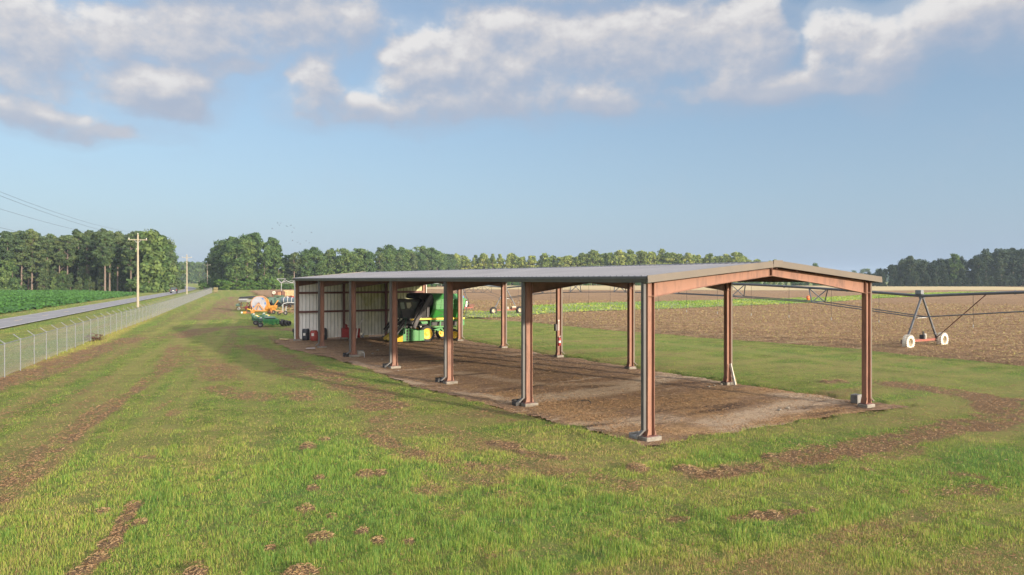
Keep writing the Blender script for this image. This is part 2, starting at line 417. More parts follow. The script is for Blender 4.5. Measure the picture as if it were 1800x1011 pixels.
def poly_sheet(name, P, step, z, mat, rough_edge=0.0, hfun=None, attrs=None, quads=None):
    """grid of quads clipped to a polygon with a ragged edge"""
    P = np.array(P); lo = P.min(0) - 2 * rough_edge; hi = P.max(0) + 2 * rough_edge
    nx = int((hi[0] - lo[0]) / step) + 2; ny = int((hi[1] - lo[1]) / step) + 2
    X, Y = np.meshgrid(lo[0] + np.arange(nx) * step, lo[1] + np.arange(ny) * step)
    d = seg_dist(X.ravel(), Y.ravel(), np.vstack([P, P[:1]])).reshape(X.shape)
    s = np.where(inside(X, Y, P), d, -d)
    if rough_edge: s = s + (fbm(X / rough_edge * .4, Y / rough_edge * .4, 90) - .5) * 2 * rough_edge
    keep = s > 0
    kq = keep[:-1, :-1] & keep[1:, :-1] & keep[:-1, 1:] & keep[1:, 1:]
    ii, jj = np.nonzero(kq); a = ii * nx + jj
    q = np.stack([a, a + 1, a + nx + 1, a + nx], 1)
    used = np.unique(q); rem = np.full(nx * ny, -1); rem[used] = np.arange(len(used))
    xx, yy = X.ravel()[used], Y.ravel()[used]
    zz = z + (hfun(xx, yy) if hfun else 0 * xx)
    me = np_mesh(name, np.stack([xx, yy, zz], 1), np.full(len(q), 4), rem[q].ravel(), mat, {k: f(xx, yy) for k, f in (attrs or {}).items()}, True)
    return link(name, me)

# ---------------------------------------------------------------- dirt floor under the shed
md, t, p, out = new_mat('packed_dirt')
v0 = t.add('ShaderNodeTexCoord').outputs['Object']
v = t.add('ShaderNodeMapping', ins={0: v0, 2: (0, 0, -TH)}).outputs[0]
vs = t.add('ShaderNodeMapping', ins={0: v, 3: (.16, .75, 1)}).outputs[0]
s1 = t.noise(vs, 1.25, 6, .62, noise_dimensions='3D'); s2 = t.noise(v, 1.1, 5, .6); s3 = t.noise(v, 26, 5, .75); s4 = t.noise(v, 5.0, 5, .7)
c = t.ramp(t.math('ADD', t.math('MULTIPLY', s3, .5), t.math('MULTIPLY', s4, .5)), [(.35, (.095, .058, .036)), (.5, (.225, .142, .086)), (.66, (.37, .25, .155))])
c = t.mix(t.math('MULTIPLY', t.math('SUBTRACT', s2, .47), 4, clamp=True), c, t.ramp(s3, [(.35, (.11, .068, .038)), (.6, (.33, .21, .10))]))
sand = t.math('MULTIPLY', t.math('SUBTRACT', t.math('ADD', s1, t.math('MULTIPLY', s4,   .22)), .71), 11, clamp=True)
c = t.mix(t.math('MULTIPLY', t.math('MULTIPLY', sand, t.math('MULTIPLY_ADD', s4, 1.2, .2)), t.math('MULTIPLY_ADD', t.attr('near'), .8, .2), clamp=True), c, (.44, .34, .235))
c = t.mix(t.math('MULTIPLY', t.attr('strawy'), t.math('MULTIPLY_ADD', s4, 2.2, -.55), clamp=True), c, t.ramp(s3, [(.35, (.20, .115, .055)), (.6, (.54, .345, .16))]))
c = t.mix(t.math('MULTIPLY', t.attr('sandy'), t.math('MULTIPLY_ADD', t.math('ADD', s4, s3), 1.3, -.55), clamp=True), c, t.ramp(s3, [(.3, (.30, .215, .14)), (.65, (.56, .44, .31))]))
c = t.mix(t.math('MULTIPLY', t.math('SUBTRACT', .455, s1), 8, clamp=True), c, (.09, .058, .04))
t.l.new(c, p.inputs['Base Color']); p.inputs['Roughness'].default_value = .95; p.inputs['Specular IOR Level'].default_value = .1
b = t.add('ShaderNodeBump', ins={'Height': t.math('ADD', s3, t.math('MULTIPLY', s4, 2)), 'Strength': .8, 'Distance': .06}); t.l.new(b.outputs[0], p.inputs['Normal'])
SANDY = [([(940, 696), (1010, 690), (1100, 676), (1165, 660), (1250, 656)], .9, 1), ([(1180, 652), (1240, 660), (1265, 664)], .8, .8), ([(1265, 738), (1330, 722), (1450, 696)], .8, .9), ([(1280, 750), (1400, 742)], .5, .8), ([(1040, 745), (1090, 735), (1180, 730)], .7, .75),
 ([(810, 686), (860, 690), (900, 700)], .4, .9), ([(812, 650), (880, 662), (960, 672), (1100, 668)], .5, .55), ([(680, 661), (720, 668), (745, 672)], .35, .9), ([(880, 622), (960, 616)], .4, .5), ([(660, 640), (700, 640)], .4, .5), ([(1380, 690), (1470, 694)], .7, .8), ([(620, 633), (680, 650)], .4, .5)]
STRAWY = [([(880, 690), (960, 705), (1030, 725), (1080, 750)], 1.0, .9), ([(1000, 700), (1100, 705), (1250, 700)], 1.2, .6), ([(1240, 690), (1350, 680), (1440, 690)], 1.2, .7), ([(1160, 750), (1300, 752), (1480, 715)], .7, .8), ([(1180, 700), (1250, 725)], .8, .6)]
def pad_sandy(x, y): return bandmask(x, y, SANDY)
def pad_strawy(x, y): return bandmask(x, y, STRAWY)
def pad_near(x, y): return 1 - sstep(18, 32, (x - OX) * ax + (y - OY) * ay)
pad = poly_sheet('dirt_floor', PADN, .16, -.125, md, .5, lambda x, y: (fbm(x * .7, y * .7, 95, 3) - .5) * .05 + (fbm(x * 3, y * 3, 96, 3) - .5) * .03, {'near': pad_near, 'sandy': pad_sandy, 'strawy': pad_strawy})
tag(pad, kind='structure')

# ---------------------------------------------------------------- ploughed field, weeds and stubble beyond
mf, t, p, out = new_mat('ploughed_soil')
v = t.add('ShaderNodeTexCoord').outputs['Object']
vr = t.add('ShaderNodeMapping', ins={0: v, 2: (0, 0, -TH), 3: (.13, 1.0, 1)}).outputs[0]
f1 = t.noise(v, 3.4, 6, .72); f2 = t.noise(vr, .9, 6, .6); f3 = t.noise(v, .045, 4)
c = t.ramp(t.math('ADD', t.math('MULTIPLY', f1, .62), t.math('MULTIPLY', f2, .38)), [(.36, (.095, .057, .033)), (.5, (.265, .165, .092)), (.62, (.47, .315, .17))])
c = t.mix(t.math('MULTIPLY', t.math('SUBTRACT', f3, .42), 3.5, clamp=True), c, (.29, .18, .098))
c = t.mix(t.math('MULTIPLY', t.math('SUBTRACT', f2, .56), 5, clamp=True), c, (.47, .35, .19))
t.l.new(c, p.inputs['Base Color']); p.inputs['Roughness'].default_value = .95; p.inputs['Specular IOR Level'].default_value = .1
b = t.add('ShaderNodeBump', ins={'Height': t.math('ADD', f1, f2), 'Strength': 1, 'Distance': .5}); t.l.new(b.outputs[0], p.inputs['Normal'])
EDGE = [(1900, 656), (1800, 643), (1700, 633), (1600, 624), (1480, 611), (1300, 598), (1180, 589), (1047, 578), (993, 573), (938, 567), (887, 564), (847, 561), (815, 558)]
FLD = [at(*q) for q in EDGE] + [at(700, 553), at(505, 552), at(488, 548), at(483, 530), at(440, 519), at(432, 511.5)]
FLD = [(q.x, q.y) for q in FLD] + [(-120, 420), (-30, 575), (210, 575), (420, 570), (800, 540), (520, 250), (160, 60)]
def clods(x, y):
    r = np.hypot(x, y); k = (1 - sstep(65, 105, r)) * sstep(.2, 3.5, seg_dist(x, y, NEDGE))
    return -.17 * (1 - sstep(0, 1.5, seg_dist(x, y, NEDGE))) + (.12 + (fbm(x * 1.3, y * 1.3, 101, 4) - .5) * .28 + (fbm((x * rx + y * ry) * .3, (x * ax + y * ay) * 1.1, 103, 3) - .5) * .16) * k
NEDGE = W([(2000, 666), (1900, 656), (1800, 643), (1700, 633), (1600, 624), (1480, 611), (1300, 598), (1180, 589), (1047, 578), (993, 573), (938, 567), (887, 564), (847, 561), (815, 558)])
FN_ = np.array(FLD)
near_poly = []
fld = poly_sheet('ploughed_field', FN_, 3.2, .03, mf, 1.0, lambda x, y: -.06 * (1 - sstep(85, 130, np.hypot(x, y))))
tag(fld, kind='structure')
NEARF = [(q.x, q.y) for q in (at(1990, 664), at(1900, 656), at(1800, 643), at(1700, 633), at(1600, 624), at(1480, 611), at(1300, 598), at(1180, 589), at(1047, 578), at(993, 573), at(938, 567), at(887, 564), at(847, 561), at(815, 558))] + [(-8, 112), (20, 128), (75, 118), (100, 70)]
nf = poly_sheet('ploughed_field', NEARF, .32, .035, mf, .8, clods)
tag(nf, kind='structure')
ms = pmat('pale_stubble', (.44, .34, .15), (.36, .26, .12), .05, .95)
STB = [(-60, 372), (-10, 352), (60, 330), (150, 315), (240, 330), (330, 420), (330, 555), (210, 574), (-25, 574)]
st = poly_sheet('stubble_field', STB, 4, .09, ms, 6); tag(st, kind='structure')
WEED = [(812, 553, 8), (860, 554, 7), (900, 552, 9), (940, 546, 10), (1020, 541, 9.5), (1100, 539, 9), (1180, 537, 8.5), (1280, 533.5, 7.5), (1400, 529.5, 6), (1480, 526, 5.5), (1540, 521.5, 4.5), (1620, 518.5, 4), (1700, 516, 3), (1800, 513.5, 2.4), (1900, 511.5, 2)]
WEED = [(x, y, w * .8) for x, y, w in WEED]
WP = [at(x, y - w) for x, y, w in WEED] + [at(x, y + w) for x, y, w in WEED[::-1]]
WPN = np.array([[q.x, q.y] for q in WP])
mw = pmat('weedy_strip', (.10, .15, .035), (.22, .20, .08), .8, .9, 0, .8, 6)
wd = poly_sheet('weed_strip', WPN, .8, .11, mw, .9); tag(wd, kind='structure')

# ---------------------------------------------------------------- road
RN0 = Vector((-51.5, 72.2))                            # a point of the near edge
def road_pt(s, off):                                   # s metres along, off to the left of the near edge
    bend = max(0.0, s - 250)
    q = RN0 + FD * s + FN * (off + bend * bend * .00035)
    return q
RW = 5.5
def strip(name, o0, o1, s0, s1, z, mat, n=90):
    vs = []; fs = []
    for k in range(n + 1):
        s = s0 + (s1 - s0) * k / n
        for o in (o0, o1):
            q = road_pt(s, o); vs.append((q.x, q.y, z))
    for k in range(n): fs.append((2 * k, 2 * k + 2, 2 * k + 3, 2 * k + 1))
    mb = MB(); mb.v = vs; mb.f = fs; mb.m = [0] * len(fs)
    return mb.obj(name, mat)
mr = pmat('worn_asphalt', (.215, .205, .205), (.165, .16, .16), .35, .9, 0, .3, 30, stretch=(1, 1, 1))
def recalc_up(o):
    me = o.data
    for pgn in me.polygons:
        if pgn.normal.z < 0: pgn.flip()
for nm, a0, a1, z, m_ in (('road', 0, RW, .05, mr),):
    o = strip(nm, a0, a1, -160, 900, z, m_, 200); recalc_up(o); tag(o, kind='structure')
mline = pmat('worn_road_paint', (.55, .53, .48), (.36, .35, .33), 1.2, .8)
mdash = pmat('faded_yellow_paint', (.58, .42, .22), (.40, .31, .19), 1.2, .8)
mb = MB()
def addstrip(mb, o0, o1, s0, s1, z, n):
    base = len(mb.v)
    for k in range(n + 1):
        s = s0 + (s1 - s0) * k / n
        for o in (o0, o1):
            q = road_pt(s, o); mb.v.append((q.x, q.y, z))
    for k in range(n): mb.f.append([base + 2 * k, base + 2 * k + 2, base + 2 * k + 3, base + 2 * k + 1]); mb.m.append(0)
addstrip(mb, .15, .27, -160, 800, .056, 160); addstrip(mb, RW - .27, RW - .15, -160, 800, .056, 160)
o = mb.obj('road_edge_line', mline); recalc_up(o); tag(o, kind='structure')
mb = MB()
for k in range(-12, 50): addstrip(mb, RW / 2 - .07, RW / 2 + .07, k * 12.2 + 3, k * 12.2 + 6.2, .056, 2)
o = mb.obj('road_centre_dash', mdash); recalc_up(o); tag(o, kind='structure')

# ---------------------------------------------------------------- soybean field left of the road
def road_off(x, y):                                    # signed distance left of the near road edge
    return (x - RN0.x) * FN.x + (y - RN0.y) * FN.y
mc, t, p, out = new_mat('soybean_leaves')
v = t.add('ShaderNodeTexCoord').outputs['Object']
n1 = t.noise(v, 1.6, 5, .7); n2 = t.noise(v, .05, 3)
c = t.ramp(t.math('ADD', t.math('MULTIPLY', n1, .6), t.math('MULTIPLY', n2, .4)), [(.35, (.025, .075, .016)), (.55, (.055, .14, .028)), (.7, (.09, .19, .04))])
t.l.new(c, p.inputs['Base Color']); p.inputs['Roughness'].default_value = .8; p.inputs['Specular IOR Level'].default_value = .2
b = t.add('ShaderNodeBump', ins={'Height': n1, 'Strength': 1, 'Distance': .5}); t.l.new(b.outputs[0], p.inputs['Normal'])
SB = [road_pt(-95, RW + 4.2), road_pt(60, RW + 4.4), road_pt(185, RW + 5.5)]
SB = [(q.x, q.y) for q in SB] + [(-172, 288), (-330, 268), (-330, 60)]
def crop_h(x, y):
    return (.45 + (fbm(x * .5, y * .5, 111, 4) - .5) * .55) * (.02 + .98 * sstep(0, 1.2, seg_dist(x, y, np.array(SB + SB[:1]))))
sb = poly_sheet('soybean_field', SB, .8, 0, mc, .6, crop_h); tag(sb, kind='structure')
# loose leaves standing over the canopy
n = 90000
ux = RNG.uniform(-250, -45, n); uy = RNG.uniform(45, 285, n)
k = inside(ux, uy, np.array(SB)) & (ux > -uy * .9 - 12); ux, uy = ux[k], uy[k]; n = len(ux)
r = np.hypot(ux, uy); sz = .10 + r * .0009
d1 = RNG.normal(size=(n, 3)); d1[:, 2] *= .4; d1 /= np.linalg.norm(d1, axis=1)[:, None]
d2 = np.cross(d1, RNG.normal(size=(n, 3))); d2 /= np.linalg.norm(d2, axis=1)[:, None]
P0 = np.stack([ux, uy, crop_h(ux, uy) + RNG.uniform(.0, .22, n)], 1)
V = np.stack([P0 + d1 * sz[:, None], P0 + d2 * sz[:, None] * .8, P0 - d1 * sz[:, None], P0 - d2 * sz[:, None] * .8], 1).reshape(-1, 3)
o = link('soybean_plants', np_mesh('soybean_plants', V, np.full(n, 4), np.arange(4 * n), mc)); tag(o, 'low green soybean crop covering the field left of the road', 'soybeans', kind='stuff')

# ---------------------------------------------------------------- grass blades
mgb, t, p, out = new_mat('grass_blade')
ti = t.attr('tint')
c = t.ramp(ti, [(0, (.25, .145, .075)), (.18, (.40, .27, .14)), (.34, (.44, .40, .11)), (.55, (.335, .385, .06)), (.78, (.22, .335, .05)), (1, (.135, .255, .055))])
t.l.new(c, p.inputs['Base Color']); p.inputs['Roughness'].default_value = .55; p.inputs['Specular IOR Level'].default_value = .25
tr = t.add('ShaderNodeBsdfTranslucent'); t.l.new(c, tr.inputs[0])
mx = t.add('ShaderNodeMixShader', ins={0: .35}); t.l.new(p.outputs[0], mx.inputs[1]); t.l.new(tr.outputs[0], mx.inputs[2]); t.l.new(mx.outputs[0], out.inputs[0])
def make_blades(name, x, y, z, h, w, tint, lean, two=True):
    n = len(x); a = RNG.uniform(0, 2 * np.pi, n); la = RNG.uniform(0, 2 * np.pi, n)
    ca, sa = np.cos(a) * w * .5, np.sin(a) * w * .5
    lx, ly = np.cos(la) * lean * h, np.sin(la) * lean * h
    b0 = np.stack([x - ca, y - sa, z - .02], 1); b1 = np.stack([x + ca, y + sa, z - .02], 1)
    tip = np.stack([x + lx, y + ly, z + h * np.sqrt(np.clip(1 - np.minimum(lean, 1) ** 2 * .8, .05, 1))], 1)
    if two:
        mz = z + h * .58
        m0 = np.stack([x - ca * .8 + lx * .3, y - sa * .8 + ly * .3, mz], 1); m1 = np.stack([x + ca * .8 + lx * .3, y + sa * .8 + ly * .3, mz], 1)
        V = np.stack([b0, b1, m1, m0, tip], 1).reshape(-1, 3); k = np.arange(n)[:, None] * 5
        loops = np.concatenate([k + 0, k + 1, k + 2, k + 3, k + 3, k + 2, k + 4], 1).ravel()
        fn = np.tile([4, 3], n); tt = np.repeat(tint, 5)
    else:
        V = np.stack([b0, b1, tip], 1).reshape(-1, 3); loops = np.arange(3 * n); fn = np.full(n, 3); tt = np.repeat(tint, 3)
    return link(name, np_mesh(name, V, fn, loops, mgb, {'tint': tt}))
def sample(n, r0, r1, th=55, p=2.0):
    u = RNG.random(n)
    if abs(p - 2) < 1e-6: r = r0 * (r1 / r0) ** u
    else: r = (r0 ** (2 - p) + u * (r1 ** (2 - p) - r0 ** (2 - p))) ** (1 / (2 - p))
    a = np.radians(RNG.uniform(-th, th, n))
    return r * np.sin(a), r * np.cos(a), r
FLDN = np.array(NEARF)
def lawn(name, n, r0, r1, pw, two, hs, ws, th=50):
    x, y, r = sample(n, r0, r1, th, pw)
    br, mh, pm, lu, ol, ye = masks(x, y)
    tuft = fbm(x * 3.2, y * 3.2, 121, 3) * .6 + fbm(x * .9, y * .9, 124, 3) * .4; dens = fbm(x * 1.6, y * 1.6, 122, 5)
    keep = (RNG.random(len(x)) > br * .70) & (pm < .35 + .4 * RNG.random(len(x)) * (RNG.random(len(x)) < .25)) & (RNG.random(len(x)) < sstep(.20, .55, dens) + .2)
    keep &= ~((road_off(x, y) > -.2) & (road_off(x, y) < RW + .2)) & ~inside(x, y, FLDN)
    keep &= ~((y > 150) & (x > -60))
    keep &= (RNG.random(len(x)) > sstep(16, 27, r)) if two else (RNG.random(len(x)) < sstep(14, 23, r) + (r > 90))
    x, y, r, br, mh, lu, ol, tuft, ye = (q[keep] for q in (x, y, r, br, mh, lu, ol, tuft, ye)); n = len(x)
    z = relief(x, y) * (1 - sstep(60, 160, r)) + mh - .06
    h = hs * (.34 + 1.15 * sstep(.3, .78, tuft)) * (1 - .5 * sstep(12, 45, r)) * RNG.uniform(.6, 1.25, n) * (1 + .35 * lu) * (1 - .6 * br) * (1 - .3 * ol) * (1 + 1.3 * ye)
    h = np.where(RNG.random(n) < .03, h * 1.7, h); w = ws * (r / 14) * RNG.uniform(.7, 1.3, n)
    ti = .60 + .20 * np.clip(lu, -.5, 1.2) - .27 * ol - .42 * br + RNG.normal(0, .20, n) + (fbm(x * .25, y * .25, 131) - .5) * .5 + (tuft - .5) * .5
    ti = np.where(RNG.random(n) < .12, ti * .4, ti); ti = np.clip(ti - ye * .3, .05, .97)
    return make_blades(name, x, y, z, h, w, ti, np.abs(RNG.normal(.35, .25, n)), two)
for nm, args in (('grass_blades', (600000, 8.5, 27, 1.7, True, .095, .0056)), ('grass_blades', (720000, 14, 95, 1.95, False, .095, .0054)), ('grass_blades', (60000, 95, 230, 2.0, False, .15, .007))):
    o = lawn(nm, *args)
    tag(o, 'short mown green grass blades on the lawn around the open shed', 'grass', kind='stuff')
# dead cuttings lying flat on worn bands, mounds and the dirt floor
x, y, r = sample(900000, 8.5, 75, 50, 1.95)
br, mh, pm, lu, ol, ye = masks(x, y)
k = RNG.random(len(x)) < np.maximum(br * .55, pm * (.10 + .5 * bandmask(x, y, STRAWY)) * (fbm(x * .9, y * .9, 140) > .40)) + .012
k &= ~inside(x, y, FLDN)
x, y, r, mh, pm, br = (q[k] for q in (x, y, r, mh, pm, br)); n = len(x)
L = RNG.uniform(.02, .075, n) * (.6 + .4 * (r / 18)); a = RNG.uniform(0, 2 * np.pi, n); w = .0013 * (r / 14)
z = np.where(pm > .5, -.11, relief(x, y) + mh - .05) + RNG.uniform(0, .03, n)
dx, dy = np.cos(a) * L / 2, np.sin(a) * L / 2; px_, py_ = -np.sin(a) * w, np.cos(a) * w
dz = RNG.normal(0, .18, n) * L
V = np.stack([np.stack([x - dx - px_, y - dy - py_, z - dz * .3], 1), np.stack([x + dx - px_, y + dy - py_, z + np.abs(dz)], 1), np.stack([x + dx + px_, y + dy + py_, z + np.abs(dz) + .012], 1), np.stack([x - dx + px_, y - dy + py_, z - dz * .3 + .012], 1)], 1).reshape(-1, 3)
o = link('dry_cuttings', np_mesh('dry_cuttings', V, np.full(n, 4), np.arange(4 * n), mgb, {'tint': np.repeat(np.clip(RNG.normal(.035, .05, n) + .09 * (mh > .015), 0, .36), 4)}))
tag(o, 'brown dry grass cuttings lying in windrows and clumps on the lawn', 'dry grass', kind='stuff')
# weeds: taller blades along the strip in the field, the field edge and the fence
n = 45000; lo, hi = WPN.min(0), WPN.max(0)
x = RNG.uniform(lo[0], min(hi[0], 190), n * 3); y = RNG.uniform(lo[1], min(hi[1], 300), n * 3)
k = inside(x, y, WPN); x, y = x[k], y[k]; r = np.hypot(x, y); n = len(x)
cl = fbm(x * .35, y * .35, 150, 4)
o = make_blades('tall_weeds', x, y, 0 * x + .1, (.08 + .6 * np.clip(cl - .38, 0, 1)) * RNG.uniform(.5, 1.3, n), .05 + r * .0011, np.clip(.70 + (fbm(x * .1, y * .1, 151) - .5) * .9 + RNG.normal(0, .1, n), .25, 1), np.abs(RNG.normal(.3, .3, n)), True)
tag(o, 'bright green weeds growing in a strip across the ploughed field', 'weeds', kind='stuff')
# clods and stalk litter on the near part of the field
x, y, r = sample(230000, 40, 170, 50, 2.0)
k = inside(x, y, FLDN) | (inside(x, y, FN_) & (r > 100)); k &= ~inside(x, y, WPN); x, y, r = x[k], y[k], r[k]; n = len(x)
L = RNG.uniform(.05, .2, n) * (.5 + r / 110); a = RNG.uniform(0, 2 * np.pi, n); w = .008 * (r / 40) * RNG.uniform(.6, 1.6, n)
z = clods(x, y) + .05; dz = np.abs(RNG.normal(0, .35, n)) * L
dx, dy = np.cos(a) * L / 2, np.sin(a) * L / 2; px_, py_ = -np.sin(a) * w, np.cos(a) * w
V = np.stack([np.stack([x - dx - px_, y - dy - py_, z], 1), np.stack([x + dx - px_, y + dy - py_, z + dz], 1), np.stack([x + dx + px_, y + dy + py_, z + dz + w], 1), np.stack([x - dx + px_, y - dy + py_, z + w], 1)], 1).reshape(-1, 3)
o = link('stalk_litter', np_mesh('stalk_litter', V, np.full(n, 4), np.arange(4 * n), mgb, {'tint': np.repeat(np.clip(RNG.normal(.15, .1, n), 0, .36), 4)}))
tag(o, 'broken pale stalks and clods littering the ploughed brown field', 'crop litter', kind='stuff')
# ================================================================ OPEN SHED
EAVE, RIDGE = 5.10, 5.60
OVL, OVR, OVF, OVB = .24, .42, .30, .12
def zroof(x):                                          # top of the roof sheet
    s = (RIDGE - EAVE) / (WID / 2 + OVL)
    return RIDGE - abs(x - WID / 2) * s
def SH(name, label, cat, x, y, z=0, rz=0, group=None):
    return thing(name, label, cat, shed(x, y, z), TH + rz, group)
barn = SH('open_shed', 'long open-sided steel machinery shed with grey metal roof on rust-red columns', 'shed', 0, 0)
# --- columns (tapered I sections) with base plates and footings
DEPC, FLW = .27, .21
def column(x, y, sgn):
    """outer flange on the outside; sgn +1 when the outside is -x"""
    mb = MB(); zt = zroof(x) - .24; tf = .018
    o = x - sgn * .0
    xo, xi = o - sgn * DEPC / 2, o + sgn * DEPC / 2
    mb.bx(min(xo, xi) + tf, max(xo, xi) - tf, y - .007, y + .007, .02, zt)
    for xc in (xo, xi):
        x0 = xc - tf / 2
        mb.bx(x0, x0 + tf, y - FLW / 2, y + FLW / 2, .02, zt)
    # knee and splice plates
    mb.bx(min(xo, xi) + tf, max(xo, xi) - tf, y - FLW / 2 + .004, y + FLW / 2 - .004, zt - .42, zt - .405)
    for s in (-1, 1):                                  # base gussets
        mb.prism([(xo + sgn * .0, y + s * .11, .03), (xo - sgn * .05, y + s * .11, .03), (xo, y + s * .11, .24)], (0, s * .012, 0))
        mb.prism([(xi, y + s * .11, .03), (xi + sgn * .07, y + s * .11, .03), (xi, y + s * .11, .26)], (0, s * .012, 0))
    c = mb.obj('column', M['primer'], barn)
    MB().bx(x - .24, x + .24, y - .17, y + .17, 0, .02).obj('base_plate', M['primer_old'], c)
    return c
for k in range(7):
    y = k * BAY
    for x, sg in ((0, 1), (WID, -1)):
        c = column(x, y, sg)
        f = MB(); r = random.uniform(-.03, .03)
        if x == 0: f.bx(-.27 + r, .36 + r, y - .22, y + .23, -.3, .0)
        else: f.bx(x - .26, x + .27, y - .22, y + .22, -.3, -.003)
        fo = f.obj('footing', M['conc'], barn, bevel=.03)
# --- rafters
for k in range(7):
    y = k * BAY
    for s in (0, 1):
        X = lambda q: q if s == 0 else WID - q
        mb = MB()
        x0, x1 = DEPC / 2 + .02, WID / 2 - .006
        zt = lambda q: zroof(q) - .22
        d0, d1, d2 = .46, .30, .24
        xm = WID * .27
        top = [(x0, zt(x0)), (xm, zt(xm)), (x1, zt(x1))]; bot = [(x0, zt(x0) - d0), (xm, zt(xm) - d1), (x1, zt(x1) - d2)]
        poly = [(X(a), y - .006, b) for a, b in top + bot[::-1]]
        mb.prism(poly, (0, .012, 0))
        for line, off in ((top, 0), (bot, -.014)):
            for (a, b), (c_, d) in zip(line[:-1], line[1:]):
                mb.prism([(X(a), y - .09, b + off), (X(c_), y - .09, d + off), (X(c_), y - .09, d + off + .014), (X(a), y - .09, b + off + .014)], (0, .18, 0))
        for xs in (x0 + .006, x1 - .008):
            j = np.interp(xs, [q[0] for q in top], [q[1] for q in top]); i = np.interp(xs, [q[0] for q in bot], [q[1] for q in bot])
            mb.bx(X(xs) - .005, X(xs) + .005, y - .088, y + .088, i + .002, j - .002)
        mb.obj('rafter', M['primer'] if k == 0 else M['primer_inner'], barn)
# --- purlins
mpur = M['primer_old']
for s in (0, 1):
    for i in range(6):
        q = .08 + i * (WID / 2 - .2) / 5
        x = q if s == 0 else WID - q
        z = zroof(x) - .055
        mb = MB(); mb.bx(x - .03, x + .03, -.2, LEN + .05, z - .15, z)
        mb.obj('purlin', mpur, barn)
# --- roof sheets with standing seams
mroof, t, p, out = new_mat('weathered_roof_metal')
v = t.add('ShaderNodeTexCoord').outputs['Object']
vv = t.add('ShaderNodeMapping', ins={0: v, 3: (.12, 1.6, 1)}).outputs[0]
n1 = t.noise(vv, 1.2, 5, .6); n2 = t.noise(v, .35, 3)
t.l.new(t.ramp(t.math('ADD', t.math('MULTIPLY', n1, .5), t.math('MULTIPLY', n2, .5)), [(.35, (.103, .107, .122)), (.65, (.138, .141, .157))]), p.inputs['Base Color'])
p.inputs['Metallic'].default_value = .1; p.inputs['Specular IOR Level'].default_value = .25; t.l.new(t.math('MULTIPLY_ADD', n1, .25, .5), p.inputs['Roughness'])
for s in (0, 1):
    xe = -OVL if s == 0 else WID + OVR
    mb = MB(); y0, y1 = -OVF, LEN + OVB; xr = WID / 2
    ze = zroof(xe)
    mb.prism([(xe, y0, ze), (xr, y0, RIDGE), (xr, y0, RIDGE - .03), (xe, y0, ze - .03)], (0, y1 - y0, 0))
    n = int((y1 - y0) / .305)
    for i in range(n):
        yy = y0 + .1 + i * (y1 - y0 - .2) / (n - 1)
        mb.prism([(xe, yy - .028, ze + .001), (xr, yy - .028, RIDGE + .001), (xr, yy - .012, RIDGE + .03), (xe, yy - .012, ze + .03)], (0, .004, 0))
        mb.prism([(xe, yy - .012, ze + .001), (xr, yy - .012, RIDGE + .001), (xr, yy - .012, RIDGE + .031), (xe, yy - .012, ze + .031)], (0, .024, 0))
    mb.obj('roof_panel', mroof, barn)
mb = MB(); mb.prism([(WID / 2 - .2, -OVF, zroof(WID / 2 - .2) + .035), (WID / 2, -OVF, RIDGE + .05), (WID / 2 + .2, -OVF, zroof(WID / 2 + .2) + .035), (WID / 2, -OVF, RIDGE + .035)], (0, LEN + OVF + OVB, 0))
mb.obj('ridge_cap', mroof, barn)
# --- eave gutters, rake trims
for x0, x1, xe in ((-OVL - .11, -OVL + .02, -OVL), (WID + OVR - .02, WID + OVR + .11, WID + OVR)):
    mb = MB(); ze = zroof(xe)
    out_ = x0 if xe < 0 else x1; in_ = x1 if xe < 0 else x0
    sg = 1 if xe < 0 else -1
    prof = [(in_, ze - .006), (in_, ze - .205), (out_ + sg * .035, ze - .205), (out_ + sg * .012, ze - .10), (out_, ze - .085), (out_, ze - .012), (out_ + sg * .02, ze - .004)]
    mb.prism([(a, -OVF + .03, b) for a, b in prof], (0, LEN + OVF + OVB - .05, 0))
    mb.obj('gutter', M['trim_dark'], barn)
    mb = MB(); xa = 0 - .06 if xe < 0 else WID + .02
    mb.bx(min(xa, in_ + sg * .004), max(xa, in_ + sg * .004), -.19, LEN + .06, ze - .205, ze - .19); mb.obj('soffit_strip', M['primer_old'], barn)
for y0, yy in ((-OVF - .035, -1), (LEN + OVB, 1)):
    for s in (0, 1):
        xe = -OVL - .115 if s == 0 else WID + OVR + .115
        mb = MB(); xr = WID / 2; ze = zroof(xe)
        P_ = [(xe, y0, ze + .03), (xr, y0, RIDGE + .075), (xr, y0, RIDGE - .155), (xe, y0, ze - .20)]
        mb.prism(P_, (0, .033, 0))
        P2 = [(xe, y0 - .012, ze - .075), (xr, y0 - .012, RIDGE - .03), (xr, y0 - .012, RIDGE - .155), (xe, y0 - .012, ze - .20)]
        mb.prism(P2, (0, .011, 0))
        mb.obj('rake_trim', M['trim'], barn)
    MB().bx(WID / 2 - .24, WID / 2 + .24, y0 - .022, y0 + .03, RIDGE - .16, RIDGE + .085).obj('ridge_end_cap', M['trim'], barn)
# --- downspouts
for k in range(6):
    for xo, s in ((-.235, -1), (WID + .235, 1)):
        mb = MB(); y = k * BAY; zt = EAVE - .19
        mb.bx(xo - .05, xo + .05, y - .065, y + .065, .2, zt)
        for j in (-.04, 0, .04): mb.bx(xo + s * .05 - .006, xo + s * .05 + .006, y + j - .008, y + j + .008, .22, zt)
        mb.prism([(xo - .05, y - .064, .22), (xo + .05, y - .064, .22), (xo + s * .22 + .04, y - .064, .06), (xo + s * .22 - .05, y - .064, .06)], (0, .128, 0))
        mb.obj('downspout', M['trim'] if s > 0 else M['trim_dark'], barn)
